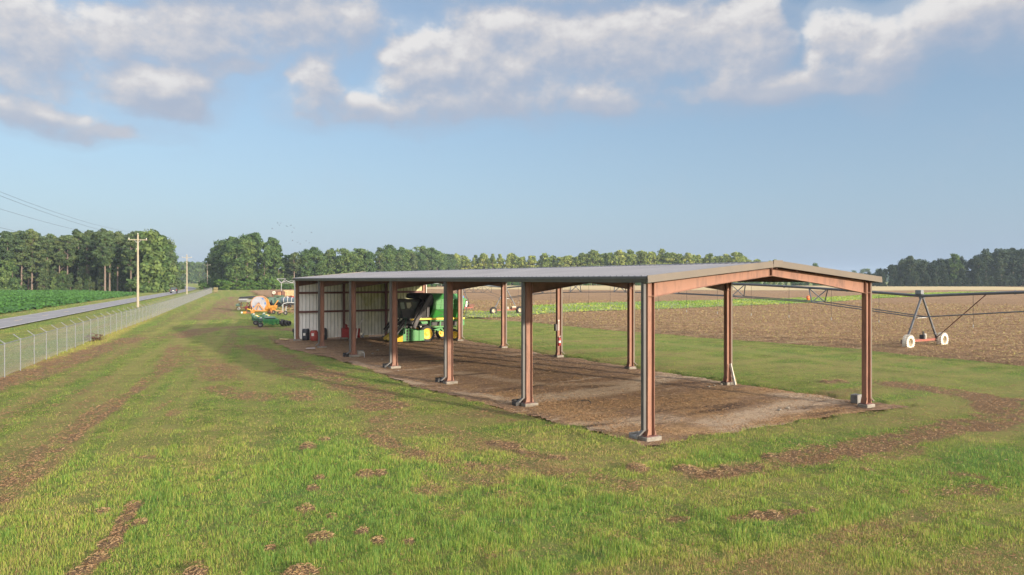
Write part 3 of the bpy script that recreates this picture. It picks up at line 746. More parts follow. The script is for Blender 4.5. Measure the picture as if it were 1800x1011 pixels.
# --- closed end wall with girts
mwall, t, p, out = new_mat('mildewed_wall_panel')
v = t.add('ShaderNodeTexCoord').outputs['Object']
n1 = t.noise(v, .7, 5, .6); n2 = t.noise(t.add('ShaderNodeMapping', ins={0: v, 3: (3, 3, .5)}).outputs[0], 2, 5, .65)
sx = t.add('ShaderNodeSeparateXYZ', ins={0: v})
g_ = t.math('MULTIPLY', t.math('SUBTRACT', sx.outputs[0], 1.5), .20, clamp=True)
g_ = t.math('MULTIPLY', g_, t.math('MULTIPLY_ADD', n1, 1.5, .15), clamp=True)
g_ = t.math('MULTIPLY', g_, t.math('MULTIPLY_ADD', sx.outputs[2], .25, .35), clamp=True)
c = t.mix(g_, t.ramp(n2, [(.3, (.74, .73, .69)), (.7, (.88, .87, .83))]), t.ramp(n2, [(.35, (.34, .33, .13)), (.65, (.62, .60, .34))]))
t.l.new(c, p.inputs['Base Color']); p.inputs['Roughness'].default_value = .55
yw = LEN + .03
mb = MB(); x = -.16; prof = []
while x < WID + .16:
    prof += [(x, 0), (x + .235, 0), (x + .25, -.035), (x + .29, -.035), (x + .305, 0)]; x += .305
zb = lambda x: -.06 + .16 * min(1, max(0, (x - .5) / 5))
vs = []
for (x, yy) in prof:
    vs += [(x, yw + yy, zb(x)), (x, yw + yy, zroof(x) - .09)]
n = len(prof)
mb.add(vs, [(2 * i, 2 * i + 2, 2 * i + 3, 2 * i + 1) for i in range(n - 1)])
mb.add([(a, b + .004, c_) for a, b, c_ in vs], [(2 * i, 2 * i + 1, 2 * i + 3, 2 * i + 2) for i in range(n - 1)])
wall = mb.obj('wall_panel', mwall, barn)
mb = MB()                                              # dark lap lines between the panels
for i in range(int((WID + .3) / .305)):
    x = -.16 + i * .305 + .27
    mb.bx(x - .012, x + .012, yw - .0385, yw - .0355, zb(x) + .01, zroof(x) - .10)
mb.obj('panel_seam', M['blackmetal'], wall)
for z in (2.18, 3.78):
    MB().bx(.14, WID - .14, yw - .16, yw - .045, z, z + .17).obj('girt', M['primer_old'], wall)
MB().bx(-.22, -.165, yw - .17, yw + .06, .02, EAVE - .22).obj('corner_trim', M['white'], wall)
MB().bx(WID + .165, WID + .22, yw - .17, yw + .06, .2, EAVE - .22).obj('corner_trim', M['white'], wall)
for x in (3.95, 7.8):
    mb = MB(); y = LEN - .16
    mb.bx(x - .09, x + .09, y - .1, y - .088, .0, zroof(x) - .45); mb.bx(x - .09, x + .09, y + .088, y + .1, 0, zroof(x) - .45); mb.bx(x - .006, x + .006, y - .087, y + .087, 0, zroof(x) - .45)
    mb.obj('wall_column', M['primer_old'], barn)
    MB().bx(x - .3, x + .3, y - .3, y + .25, -.3, .0).obj('footing', M['conc'], barn, bevel=.03)

# ---------------------------------------------------------------- loose things at the shed
# splash blocks and concrete blocks
def cmu(label, px, py, rz, group=None, dims=(.40, .30, .36), m='cmu'):
    q = at(px, py, -.12); o = thing('concrete_block', label, 'concrete block', (q.x, q.y, -.13), rz, group)
    mb = MB(); a, b, h = dims
    mb.loft([[(-a / 2, -b / 2, z), (a / 2, -b / 2, z), (a / 2, b / 2, z), (-a / 2, b / 2, z)] for z in (0, h)])
    mb.obj('block_body', M[m], o, bevel=.012)
    mb = MB()
    for s in (-1, 1): mb.bx(s * a * .23 - a * .16, s * a * .23 + a * .16, -b * .32, b * .32, h - .05, h + .003)
    mb.obj('block_core', M['duct'], o)
    return o
cmu('grey concrete block standing left of the near right corner column', 1505.5, 708, TH + .1)
cmu('pale concrete block beside the third column from the closed wall, inside the shed', 634, 625.5, TH - .2, dims=(.38, .38, .36), m='conc')
for px, py, lab in ((912, 712, 'second'), (775, 672, 'third'), (681, 646, 'fourth'), (610, 626.5, 'fifth')):
    q = at(px, py, -.12); o = thing('splash_block', f'dark plastic splash block under the downspout of the {lab} column from the near corner', 'splash block', (q.x, q.y, -.13), TH)
    mb = MB(); mb.bx(-.24, .12, -.16, .16, 0, .16); mb.bx(-.24, .12, -.16, -.13, .165, .24); mb.bx(-.24, .12, .13, .16, .165, .24); mb.bx(.09, .12, -.127, .127, .165, .24)
    mb.obj('block_body', M['blackmetal'], o, bevel=.01)
q = at(1124, 769, -.12); o = thing('splash_block', 'grey concrete splash block at the foot of the near corner downspout', 'splash block', (q.x, q.y, -.13), TH)
mb = MB(); mb.bx(-.28, .16, -.2, .2, 0, .10); mb.bx(-.28, .16, -.2, -.15, .104, .17); mb.bx(-.28, .16, .15, .2, .104, .17)
mb.obj('block_body', M['cmu'], o, bevel=.015)
# fire extinguisher, meter box and conduit on the fourth right-hand column
kx, ky = WID, 3 * BAY
o = SH('fire_extinguisher', 'red fire extinguisher with white label hanging on a rust-red column', 'fire extinguisher', kx - .02, ky - .13, .62)
mb = MB(); mb.lathe([(.0, 0), (.085, .005), (.092, .03), (.092, .44), (.08, .50), (.035, .545), (.03, .56)], None, 20); mb.obj('cylinder', M['redpaint'], o, True)
MB().lathe([(.094, .20), (.094, .34)], None, 20, False).obj('paper_label', M['white'], o, True)
mb = MB(); mb.lathe([(.028, .56), (.028, .60)], None, 10); mb.beam((-.02, 0, .60), (.11, 0, .66), .03, .012); mb.beam((-.02, 0, .595), (.10, 0, .585), .03, .012); mb.obj('valve_lever', M['white'], o)
mb = MB(); mb.path([(-.02, -.02, .58), (-.10, -.03, .56), (-.13, -.04, .42), (-.12, -.05, .2)], .014, 8); mb.obj('hose', M['black'], o, True)
o = SH('meter_box', 'black electrical box on the left flange of the column with the extinguisher', 'electrical box', kx - .22, ky - .02, 1.60)
mb = MB(); mb.bx(-.10, .08, -.09, .09, 0, .46); mb.obj('box_body', M['blackmetal'], o, bevel=.012); MB().bx(-.08, .06, -.10, -.092, .05, .41).obj('box_door', M['duct'], o)
o = SH('conduit', 'short white conduit on the web of the column above the extinguisher', 'conduit', kx - .01, ky - .03, 1.62)
mb = MB(); mb.tube((0, 0, 0), (0, 0, .62), .03, 10); mb.bx(-.045, .045, -.02, .035, .62, .70); mb.obj('conduit_pipe', M['white'], o)
# board leaning on the second right-hand column
o = SH('leaning_board', 'white board leaning against the foot of the second right-hand column', 'board', WID + .05, BAY - .42, -.12)
mb = MB(); mb.beam((0, 0, .0), (-.06, .24, 1.02), .13, .03, Vector((1, 0, 0))); mb.obj('plank', M['white'], o)
mb = MB(); mb.beam((.13, .02, .0), (-.0, .26, 1.0), .05, .03, Vector((1, 0, 0))); mb.obj('batten', M['board'], o)
# drums
def drum(px, py, mat, label, h=.98, r=.31, tilt=0):
    q = at(px, py, -.12); o = thing('plastic_drum', label, 'drum', (q.x, q.y, -.13), random.uniform(-.4, .3))
    prof = [(r * .80, 0), (r * .90, .03), (r * .97, .12), (r, .30), (r * 1.0, .34), (r * 1.02, .36), (r * 1.0, .38), (r, h * .62), (r * 1.02, h * .64), (r, h * .66), (r * .97, h * .82), (r * .86, h * .93), (r * .80, h * .97), (r * .80, h), (r * .70, h), (r * .68, h - .03), (0, h - .03)]
    MB().lathe(prof, None, 24).obj('drum_body', mat, o, True)
    for s in (-1, 1): MB().lathe([(.035, h - .03), (.035, h + .0), (0, h)], Matrix.Translation((s * r * .42, 0, 0)), 10).obj('bung', M['black'], o)
    l = MB(); 
    for k in range(4):
        a0, a1 = -1.75 + k * .17, -1.75 + (k + 1) * .17; R = r * 1.012
        l.add([(R * math.cos(a0), R * math.sin(a0), .42), (R * math.cos(a1), R * math.sin(a1), .42), (R * math.cos(a1), R * math.sin(a1), .64), (R * math.cos(a0), R * math.sin(a0), .64)], [(0, 1, 2, 3)])
    l.obj('paper_label', M['white'], o)
    return o
drum(537.5, 598.2, M['darkplastic'], 'blue-black plastic drum nearest the outer corner of the end wall')
drum(552, 598.8, M['redplastic'], 'dull red plastic drum between the two dark drums', .86, .33)
drum(568.5, 597.2, M['darkplastic'], 'dark plastic drum partly hidden behind a column, right of the red drum', 1.0)
# red fuel tank with pump, white pipe, red box
q = at(607, 595, -.12); o = thing('fuel_tank', 'square red fuel tank with a pump hump on top, by the end wall', 'fuel tank', (q.x, q.y, -.13), TH)
mb = MB(); mb.bx(-.36, .36, -.3, .3, .02, .92); mb.obj('tank_body', M['redpaint'], o, bevel=.05)
mb = MB(); mb.bx(-.30, .30, -.306, -.301, .1, .8); mb.obj('front_plate', M['redpaint'], o)
mb = MB(); mb.lathe([(.20, .92), (.20, 1.18), (.12, 1.25), (0, 1.27)], Matrix.Translation((-.02, 0, 0)), 14); mb.bx(-.28, .26, -.12, .12, .925, .98); mb.obj('pump', M['redpaint'], o, True)
mb = MB(); mb.path([(.18, 0, 1.1), (.4, -.1, 1.15), (.5, -.2, .7), (.48, -.3, .2)], .018, 6); mb.obj('hose', M['black'], o, True)
q = at(627, 594, -.12); o = thing('tool_chest', 'upright red metal chest right of the fuel tank', 'chest', (q.x, q.y, -.13), TH)
mb = MB(); mb.bx(-.22, .22, -.25, .25, .04, .82); mb.obj('chest_body', M['redpaint'], o, bevel=.02)
mb = MB()
for z in (.12, .32, .52, .70): mb.bx(-.19, .19, -.262, -.252, z, z + .012 + .1)
mb.obj('drawer', M['redpaint'], o); MB().bx(-.23, .23, -.26, .26, .822, .85).obj('lid', M['redpaint'], o)
a = on_shed(629, 575, LEN - 1.0); b_ = on_shed(638.5, 560.5, LEN - .3)
o = SH('leaning_pipe', 'pale pipe leaning from the red chest to the wall', 'pipe', a[0], LEN - 1.0, 0)
mb = MB(); mb.tube((0, 0, a[1]), (b_[0] - a[0], .7, b_[1]), .055, 10); mb.obj('pipe_tube', M['white'], o, True)
MB().tube((-.15, -.1, -.05), (0, 0, a[1]), .05, 10).obj('pipe_foot', M['white'], o, True)
q = at(636.5, 593.5, -.12); o = thing('bucket', 'small pale bucket at the foot of the wall column', 'bucket', (q.x, q.y, -.13))
MB().lathe([(.13, 0), (.17, .36), (.18, .36), (.18, .39), (.165, .39), (.125, .02), (0, .02)], None, 16).obj('pail', M['galv'], o, True)
mb = MB(); mb.path([(.18 * math.cos(a_), .02, .38 + .16 * math.sin(a_)) for a_ in np.linspace(0, math.pi, 9)], .006, 5); mb.obj('handle', M['wire'], o)
q = at(643.5, 592.5, -.12); o = thing('wood_offcut', 'two stacked sawn timber offcuts right of the pale bucket', 'timber', (q.x, q.y, -.13), TH)
MB().bx(-.18, .18, -.2, .2, 0, .28).obj('timber_block', M['straww'], o, bevel=.01); MB().bx(-.28, .27, -.12, .14, .285, .37).obj('timber_plank', M['board'], o, bevel=.006)
q = at(500, 597.2, -.02); o = thing('yellow_board', 'pale yellow board lying on the dirt outside the corner of the end wall', 'board', (q.x, q.y, -.02), -.1)
mb = MB(); mb.bx(-.30, .34, -.2, .2, 0, .07); mb.bx(-.36, .02, -.26, -.05, .075, .11); mb.obj('plank', M['straww'], o)
q = at(546, 612.4, -.02); o = thing('paper_sack', 'flattened pale paper sack lying by the dirt edge left of the shed', 'sack', (q.x, q.y, -.03), .3)
mb = MB(); mb.loft([[(-.38, -.25, 0), (.3, -.3, 0), (.36, .25, 0), (-.3, .22, 0)], [(-.3, -.2, .05), (.22, -.24, .03), (.28, .2, .06), (-.24, .17, .04)]]); mb.obj('sack_body', pmat('grey_pink_paper', (.32, .27, .24), None, 3, .9), o)
q = at(516, 590.5, 0); o = thing('outlet_box', 'small black outlet box on a stake outside the end wall corner', 'electrical box', (q.x, q.y, -.13), TH)
MB().tube((0, 0, 0), (0, 0, .7), .03, 8).obj('stake', M['blackmetal'], o); MB().bx(-.1, .1, -.06, .06, .45, .75).obj('box_body', M['blackmetal'], o, bevel=.01)
# bent pipe stub by the fourth column, hose loop on the dirt
q = at(640.5, 628, -.12); o = thing('pipe_stub', 'thin grey bent pipe sticking up from the dirt by the pale block', 'pipe', (q.x, q.y, -.14))
mb = MB(); mb.path([(0, 0, 0), (0, 0, .28), (-.03, 0, .33), (-.14, 0, .35)], .022, 8); mb.obj('pipe_tube', M['galv'], o, True)
o = thing('hose_loop', 'dark curved hose end lying on the straw inside the near bay', 'hose', at(1030, 708, -.11))
mb = MB(); mb.path([(-.18, .28, .03), (-.02, .22, .07), (.10, .08, .09), (.17, -.1, .06), (.18, -.25, .0)], .018, 8); mb.obj('hose_tube', M['black'], o, True)
# scattered rubble stones on the dirt floor
mst = M['conc']
for i, (px, py) in enumerate(((1370, 722), (1385, 718), (1268, 676), (1256, 678), (1246, 680), (1302, 673), (672, 632), (664, 616), (540, 607), (700, 652), (607, 600), (651, 606), (560, 640), (655, 622))):
    q = at(px, py, -.12); o = MB()
    n = 7; s = random.uniform(.05, .10)
    o.loft([[(s * r_ * math.cos(a_) * random.uniform(.8, 1.2), s * r_ * math.sin(a_) * random.uniform(.8, 1.2), z * s) for a_ in np.linspace(0, 2 * math.pi, n + 1)[:-1]] for r_, z in ((.8, -.3), (1, .25), (.6, .7))])
    ob = o.obj('stone', mst); ob.location = (q.x, q.y, -.12); tag(ob, 'small pale stone lying on the dirt floor of the shed', 'stone', 'stones on the shed floor')

# ================================================================ COTTON PICKER
PX0, PY0 = 8.70, 36.6
pick = SH('cotton_picker', 'green and yellow cotton picker with tall basket parked at the closed end of the shed', 'cotton picker', PX0, PY0, -.12)
def pk(zx, zy, dy=0.0):
    x, z = on_shed(690 + zx * .10386, 500 + zy * .10386, PY0)
    return Vector((x - PX0, dy, z + .12))
def pprism(mb, pts, d0, d1): mb.prism([pk(x, y, d0) for x, y in pts], (0, d1 - d0, 0)); return mb
DY = 3.0
def pwheel(zx, zy, R, rim, wdt, y0, name='wheel'):
    c = pk(zx, zy); Mx = frame_to((c.x, y0, R), (0, 1, 0))
    mb = MB(); mb.lathe([(rim, 0), (rim + .04, -.01), (R * .94, .0), (R, .05), (R, wdt - .05), (R * .94, wdt), (rim + .04, wdt + .01), (rim, wdt)], Mx, 28, False)
    n = 20
    for i in range(n):
        a = 2 * math.pi * i / n
        for s, off in ((0, 0), (1, math.pi / n)):
            m2 = Mx @ Matrix.Rotation(a + off, 4, 'Z')
            mb.box((R + .012, 0, wdt * (.26 + .48 * s)), (.05, .07, wdt * .5), m2, Matrix.Rotation(.5 if s else -.5, 3, 'X'))
    w = mb.obj(name, M['black'], pick, True)
    mb = MB(); mb.lathe([(rim, -.004), (rim - .03, .0), (rim - .06, .08), (rim * .45, .10), (rim * .4, .05), (.10, .045), (.10, .0), (.0, -.005)], Mx, 24, False)
    for i in range(8):
        m2 = Mx @ Matrix.Rotation(i * math.pi / 4, 4, 'Z'); mb.lathe([(.018, -.02), (0, -.02)], m2 @ Matrix.Translation((.14, 0, .05)), 6)
    mb.obj('rim', M['yellow'], w, True)
    return w
pwheel(590, 822, .66, .45, .42, -.02); pwheel(590, 822, .66, .45, .42, DY - .4)
pwheel(1060, 845, .46, .31, .32, .12); pwheel(1060, 845, .46, .31, .32, DY - .45)
# basket
mb = MB()
lo = [(660, 570), (1160, 570)]; hi_ = [(705, 258), (1255, 258)]
def ring(pl, pr, inset): return [pk(*pl, inset), pk(*pr, inset), pk(*pr, DY - inset), pk(*pl, DY - inset)]
mb.loft([ring((660, 572), (1160, 568), .35), ring((683, 420), (1205, 412), .02), ring((705, 256), (1252, 252), 0)])
bk = mb.obj('basket', M['jgreen'], pick)
mb = MB(); mb.loft([ring((705, 254), (1252, 250), .01), ring((690, 152), (1135, 160), .55)]); mb.obj('basket_lid', M['lgreen'], bk)
mb = MB()
for zy, (l, r) in ((255, (708, 1256)), (326, (694, 1275))): mb.beam(pk(l, zy, -.04), pk(r, zy, -.04), .05, .05); mb.beam(pk(r, zy, -.04), pk(r, zy, DY), .05, .05)
for i in range(6): mb.beam(pk(740 + i * 92, 256, -.015), pk(735 + i * 84, 412, .0), .035, .03)
mb.obj('basket_rail', M['lgreen'], bk)
mb = MB(); mb.beam(pk(730, 415, .0), pk(880, 470, .12), .035, .03); mb.beam(pk(760, 560, .28), pk(890, 500, .16), .035, .03); mb.beam(pk(1175, 545, .1), pk(1248, 262, -.02), .05, .05); mb.beam(pk(1215, 560, -.03), pk(1272, 330, -.04), .05, .05); mb.obj('basket_brace', M['blackmetal'], bk)
mb = MB(); mb.beam(pk(440, 588, -.05), pk(1216, 570, -.05), .06, .145, Vector((0, 0, 1))); mb.beam(pk(300, 597, -.05), pk(352, 590, -.05), .06, .14); mb.obj('yellow_stripe', M['yellow'], pick)
mb = MB(); pprism(mb, [(640, 605), (1216, 588), (1216, 612), (640, 628)], .0, DY); mb.obj('side_sill', M['jgreen'], pick)
mb = MB()
pprism(mb, [(690, 712), (1090, 700), (1090, 722), (690, 735)], .15, .28); pprism(mb, [(690, 712), (1090, 700), (1090, 722), (690, 735)], DY - .28, DY - .15)
for a_, b2 in (((655, 620), (655, 715)), ((830, 620), (815, 712)), ((700, 778), (835, 742)), ((835, 742), (880, 800))): mb.beam(pk(*a_, .2), pk(*b2, .2), .12, .10)
pprism(mb, [(760, 770), (870, 735), (890, 800), (790, 790)], .3, DY - .3)
mb.obj('chassis', M['lgreen'], pick)
mb = MB(); pprism(mb, [(1155, 600), (1216, 598), (1216, 690), (1160, 690)], .0, .5); mb.obj('rear_box', M['jgreen'], pick)
mb = MB(); pprism(mb, [(480, 600), (1130, 600), (1130, 700), (860, 700), (690, 700), (480, 690)], .45, DY - .4); mb.obj('engine', M['blackmetal'], pick)
mb = MB(); pprism(mb, [(480, 630), (590, 625), (600, 660), (500, 670)], -.02, .4); mb.obj('fender', M['lgreen'], pick)
# ducts and screens between cab and basket
mb = MB()
for dy in (-.12, .75, 1.6, 2.45):
    a_, b2, c2 = pk(640, 185, dy), pk(420, 560, dy), pk(345, 735, dy)
    mb.beam(a_, b2, .30, .26, Vector((0, 1, 0))); mb.beam(b2 + (a_ - b2) * .03, c2, .30, .24, Vector((0, 1, 0)))
mb.obj('air_duct', M['duct'], pick)
mb = MB(); pprism(mb, [(462, 225), (480, 170), (530, 152), (655, 152), (690, 175), (708, 250), (690, 330), (655, 370), (600, 340), (580, 260), (480, 250)], .1, DY - .1); mb.obj('duct_hood', M['black'], pick)
mb = MB(); pprism(mb, [(560, 330), (655, 330), (665, 570), (500, 570)], .3, DY - .3); mb.obj('engine_housing', M['black'], pick)
mb = MB(); pprism(mb, [(603, 385), (650, 380), (640, 555), (600, 555)], .2, .3); mb.obj('engine_screen', M['duct'], pick)
# cab
mb = MB(); pprism(mb, [(128, 268), (160, 252), (500, 256), (500, 290), (140, 300)], .45, DY - .7); mb.obj('cab_roof', M['blackmetal'], pick, bevel=.03)
mb = MB(); pprism(mb, [(148, 302), (500, 292), (455, 420), (400, 560), (300, 575), (195, 570)], .52, DY - .78); cab = mb.obj('cab', M['glass'], pick)
mb = MB()
for a_, b2 in (((148, 300), (180, 455)), ((250, 300), (275, 440)), ((355, 298), (395, 430)), ((180, 435), (400, 430)), ((492, 292), (440, 430))): mb.beam(pk(*a_, .50), pk(*b2, .50), .07, .06); mb.beam(pk(*a_, DY - .76), pk(*b2, DY - .76), .07, .06)
mb.obj('cab_frame', M['blackmetal'], cab)
mb = MB(); pprism(mb, [(165, 312), (235, 308), (250, 418), (185, 420)], .49, .515); mb.obj('side_window', pmat('reflecting_green_glass', (.12, .17, .13), (.08, .12, .09), 3, .2), cab)
mb = MB(); pprism(mb, [(275, 312), (350, 308), (365, 365), (325, 410), (290, 405)], .49, .515); mb.obj('side_window', pmat('pale_seen_through_glass', (.36, .35, .24), None, 3, .2), cab)
mb = MB(); pprism(mb, [(185, 440), (400, 432), (410, 580), (205, 580)], .4, DY - .7); mb.obj('cab_base', M['blackmetal'], pick)
mb = MB(); mb.beam(pk(140, 290, .5), pk(80, 292, .35), .03, .03); mb.bx(-.05, .05, -.06, .06, -.14, .14, Matrix.Translation(pk(82, 300, .33))); mb.obj('mirror', M['black'], pick)
mb = MB()
for dy in (.1, 1.4, 2.7):
    for a_, b2, w_ in (((75, 850), (195, 680), .16), ((60, 800), (200, 620), .10), ((195, 680), (300, 610), .12), ((200, 620), (240, 590), .1), ((130, 700), (330, 640), .1)): mb.beam(pk(*a_, dy), pk(*b2, dy), w_, .12)
mb.beam(pk(190, 690, 0), pk(190, 690, DY), .15, .15); mb.beam(pk(330, 690, -.1), pk(330, 690, DY + .1), .16, .16)
mb.obj('lift_frame', M['blackmetal'], pick)
mb = MB()
for i in range(7): 
    z = .55 + i * .19; xx = pk(215, 0).x
    mb.bx(xx - .02, xx + .02, -.02, .38, z, z + .03, None)
for dy in (-.02, .38): mb.beam(pk(170, 900, dy), pk(235, 560, dy), .04, .04)
mb.obj('ladder', M['dgreen'], pick)
for k in range(4):
    dy = -.18 + k * .86
    mb = MB()
    pprism(mb, [(320, 772), (392, 768), (392, 955), (318, 962)], dy, dy + .62); pprism(mb, [(438, 778), (520, 768), (527, 945), (438, 955)], dy, dy + .62)
    u = mb.obj('row_unit', M['lgreen'], pick, bevel=.02)
    mb = MB(); pprism(mb, [(392, 780), (438, 780), (438, 953), (392, 953)], dy + .06, dy + .6); mb.obj('unit_panel', M['jgreen'], u)
    mb = MB(); pprism(mb, [(215, 760), (318, 745), (318, 958), (215, 962)], dy + .14, dy + .5); mb.obj('spindle_cage', M['blackmetal'], u)
    mb = MB()
    for x0 in (210, 262, 308): mb.beam(pk(x0, 745, dy + .05), pk(x0, 960, dy + .05), .05, .07)
    for zy in (760, 810, 860, 910, 955): mb.beam(pk(205, zy, dy + .05), pk(315, zy - 4, dy + .05), .04, .04)
    pprism(mb, [(165, 850), (205, 830), (205, 960), (165, 962)], dy + .02, dy + .55)
    mb.obj('unit_frame', M['jgreen'], u)
    mb = MB(); a_, b2 = pk(58, 958, 0), pk(163, 862, 0)
    mb.add([pk(55, 935, dy + .3), pk(55, 978, dy + .3), pk(163, 862, dy + .02), pk(163, 966, dy + .02), pk(163, 862, dy + .58), pk(163, 966, dy + .58)], [(0, 2, 3, 1), (0, 1, 5, 4), (0, 4, 2), (1, 3, 5), (2, 4, 5, 3)])
    mb.obj('divider_nose', M['yellow'], u)
# ================================================================ CENTRE-PIVOT IRRIGATION
PA = Vector((-.514, .858, 0)); PR = Vector((.858, .514, 0))     # along the pipe, across it
T1 = Vector((29.97, 52.4, 0)); T2 = T1 + PA * 60.1; T0 = T1 - PA * 60.1
piv_rz = math.atan2(PR.y, PR.x)                        # local x across, local y along the pipe (away from camera)
irr = 'spans and towers of the irrigation machine'
ZP = 3.74
def arch(s, L=60.1, rise=.95): return ZP + .05 + rise * 4 * (s / L) * (1 - s / L)
def span(origin, label, s0, s1, L=60.1, drops=True, mat='pipe'):
    o = thing('irrigation_span', label, 'irrigation pipe', origin, piv_rz, None)
    mb = MB(); n = 30
    mb.path([(0, s, arch(s)) for s in np.linspace(s0, s1, n)], .105, 10); p_ = mb.obj('pipe', M[mat], o, True)
    mb = MB()
    for s in np.arange(6, L, 6.0):
        if s0 < s < s1: mb.tube((0, s - .02, arch(s)), (0, s + .02, arch(s)), .15, 10)
    mb.obj('flange', M[mat], p_)
    st = np.linspace(8.6, L - 8.6, 6); W_ = .85; DR = 1.15
    for s in st:
        if not s0 + .5 < s < s1 - .5: continue
        mb = MB(); z = arch(s)
        for sg in (-1, 1): 
            mb.tube((0, s - .9, z), (sg * W_, s, z - DR), .05, 6); mb.tube((0, s + .9, z), (sg * W_, s, z - DR), .05, 6)
        mb.tube((-W_, s, z - DR), (W_, s, z - DR), .024, 6)
        mb.obj('truss_strut', M[mat], o)
    for sg in (-1, 1):
        pts = [(sg * .62, 0, 2.25)] + [(sg * W_, s, arch(s) - DR) for s in st] + [(sg * .62, L, 2.25)]
        pts = [q for q in pts if s0 - .1 <= q[1] <= s1 + .1]
        mb = MB()
        for a_, b_ in zip(pts[:-1], pts[1:]): mb.tube(a_, b_, .042, 5)
        mb.obj('truss_rod', M[mat], o)
    if drops:
        for i, s in enumerate(np.arange(3.3, L - 1, 4.1)):
            if s0 + .5 < s < s1 - .5:
                mb = MB(); z = arch(s)
                mb.tube((.0, s, z - .05), (.0, s, 1.9), .013, 5)
                d = mb.obj('drop_hose', M['black'], o)
                MB().lathe([(.012, 1.66), (.028, 1.7), (.028, 1.8), (.012, 1.9)], Matrix.Translation((0, s, 0)), 8).obj('sprinkler', M['galv'], d)
    return o
span(T1, 'long arched irrigation pipe with trusses running behind the shed between the two wheeled towers', 0, 60.1)
span(T0, 'irrigation pipe rising from the white-wheeled tower towards the right edge', 33, 60.1)
def irr_wheel(o, x, y, R, mt, mrim, lugs=True, wd=.36):
    Mx = frame_to((x, y, R), (0, -1, 0)); Mx.translation = Vector((x, y + wd / 2, R))
    mb = MB(); ri = R * .56
    mb.lathe([(ri, .01), (ri + .03, 0), (R * .80, -.005), (R * .93, .02), (R * .95, wd * .5), (R * .93, wd - .02), (R * .80, wd + .005), (ri + .03, wd), (ri, wd - .01)], Mx, 30, False)
    if lugs:
        for i in range(22):
            for s in (0, 1):
                m2 = Mx @ Matrix.Rotation(2 * math.pi * (i + .5 * s) / 22, 4, 'Z')
                mb.box((R * .985, 0, wd * (.25 + .5 * s)), (R * .13, .05, wd * .52), m2, Matrix.Rotation(.35 if s else -.35, 3, 'X'))
    w_ = mb.obj('wheel', mt, o, True)
    mb = MB(); mb.lathe([(ri, .02), (ri - .02, .04), (ri - .05, .20), (ri * .5, .22), (ri * .42, .16), (.05, .15), (0, .15)], Mx, 24, False)
    mb.lathe([(ri, .34), (ri - .03, .30), (ri - .05, .215)], Mx, 24, False)
    mb.obj('rim', mrim, w_, True)
def tower(origin, label, mt, mrim, mleg, box=True, stay=0):
    o = thing('irrigation_tower', label, 'irrigation tower', origin, piv_rz)
    HB = 2.2
    for sx in (-1, 1):
        for sy in (0,):
            mb = MB(); mb.beam((sx * .12, 0, ZP - .1), (sx * (HB - .25), 0, .62), .11, .11, Vector((0, 1, 0)))
            for f_ in (.45, .72, .88):
                z = ZP - .1 + (.62 - ZP + .1) * f_; x = sx * (.12 + (HB - .37) * f_); mb.bx(x - .16, x + .16, -.06, .06, z - .02, z + .02)
            mb.obj('leg', mleg, o)
    mb = MB(); mb.tube((-.62, -.0, 2.2), (.62, 0, 2.2), .035, 8); mb.obj('cross_bar', M['white'], o)
    mb = MB(); mb.beam((-HB, 0, .56), (HB, 0, .56), .16, .16); mb.obj('base_beam', M['red_oxide'], o)
    mb = MB(); mb.bx(-.05, .20, -.16, .16, .65, .95); mb.tube((.08, -.05, .95), (.08, -.05, 1.2), .06, 8); mb.obj('drive_motor', M['blackmetal'], o)
    mb = MB(); mb.lathe([(.07, .64), (.07, 1.02), (0, 1.03)], Matrix.Translation((.34, -.05, 0)), 10); mb.obj('motor_cap', M['white'], o)
    for sx in (-1, 1):
        mb = MB(); mb.bx(sx * HB - .12, sx * HB + .12, -.02, .22, .40, .68); mb.obj('gearbox', M['rust'], o)
        irr_wheel(o, sx * HB, -.28, .52, mt, mrim)
    if box:
        mb = MB(); mb.bx(-.16, .22, -.02, .42, ZP + .16, ZP + .48); mb.obj('control_box', M['post'], o, bevel=.02)
    mb = MB(); mb.beam((-.3, 0, ZP - .08), (.3, 0, ZP - .08), .12, .12); mb.obj('pipe_saddle', mleg, o)
    if stay:
        for sx in (1,):
            mb = MB(); mb.tube((sx * (HB - .5), -.05, .62), (0.05, -stay, arch(60.1 - stay) - .08), .035, 8); mb.obj('stay_bar', M['rust'], o)
            mb = MB(); mb.tube((sx * (HB - .5), -.05, .62), (sx * .6, .1, .4), .035, 8); mb.obj('stay_foot', M['rust'], o)
    return o
tower(T1, 'irrigation tower on two chalky white lugged wheels in the ploughed field', M['tyrewhite'], M['cream'], M['pipe'], True, 4.3)
tower(T2, 'irrigation tower on two black tyres with pale rims seen through the shed', M['black'], M['cream'], M['pipe'], True, 0)
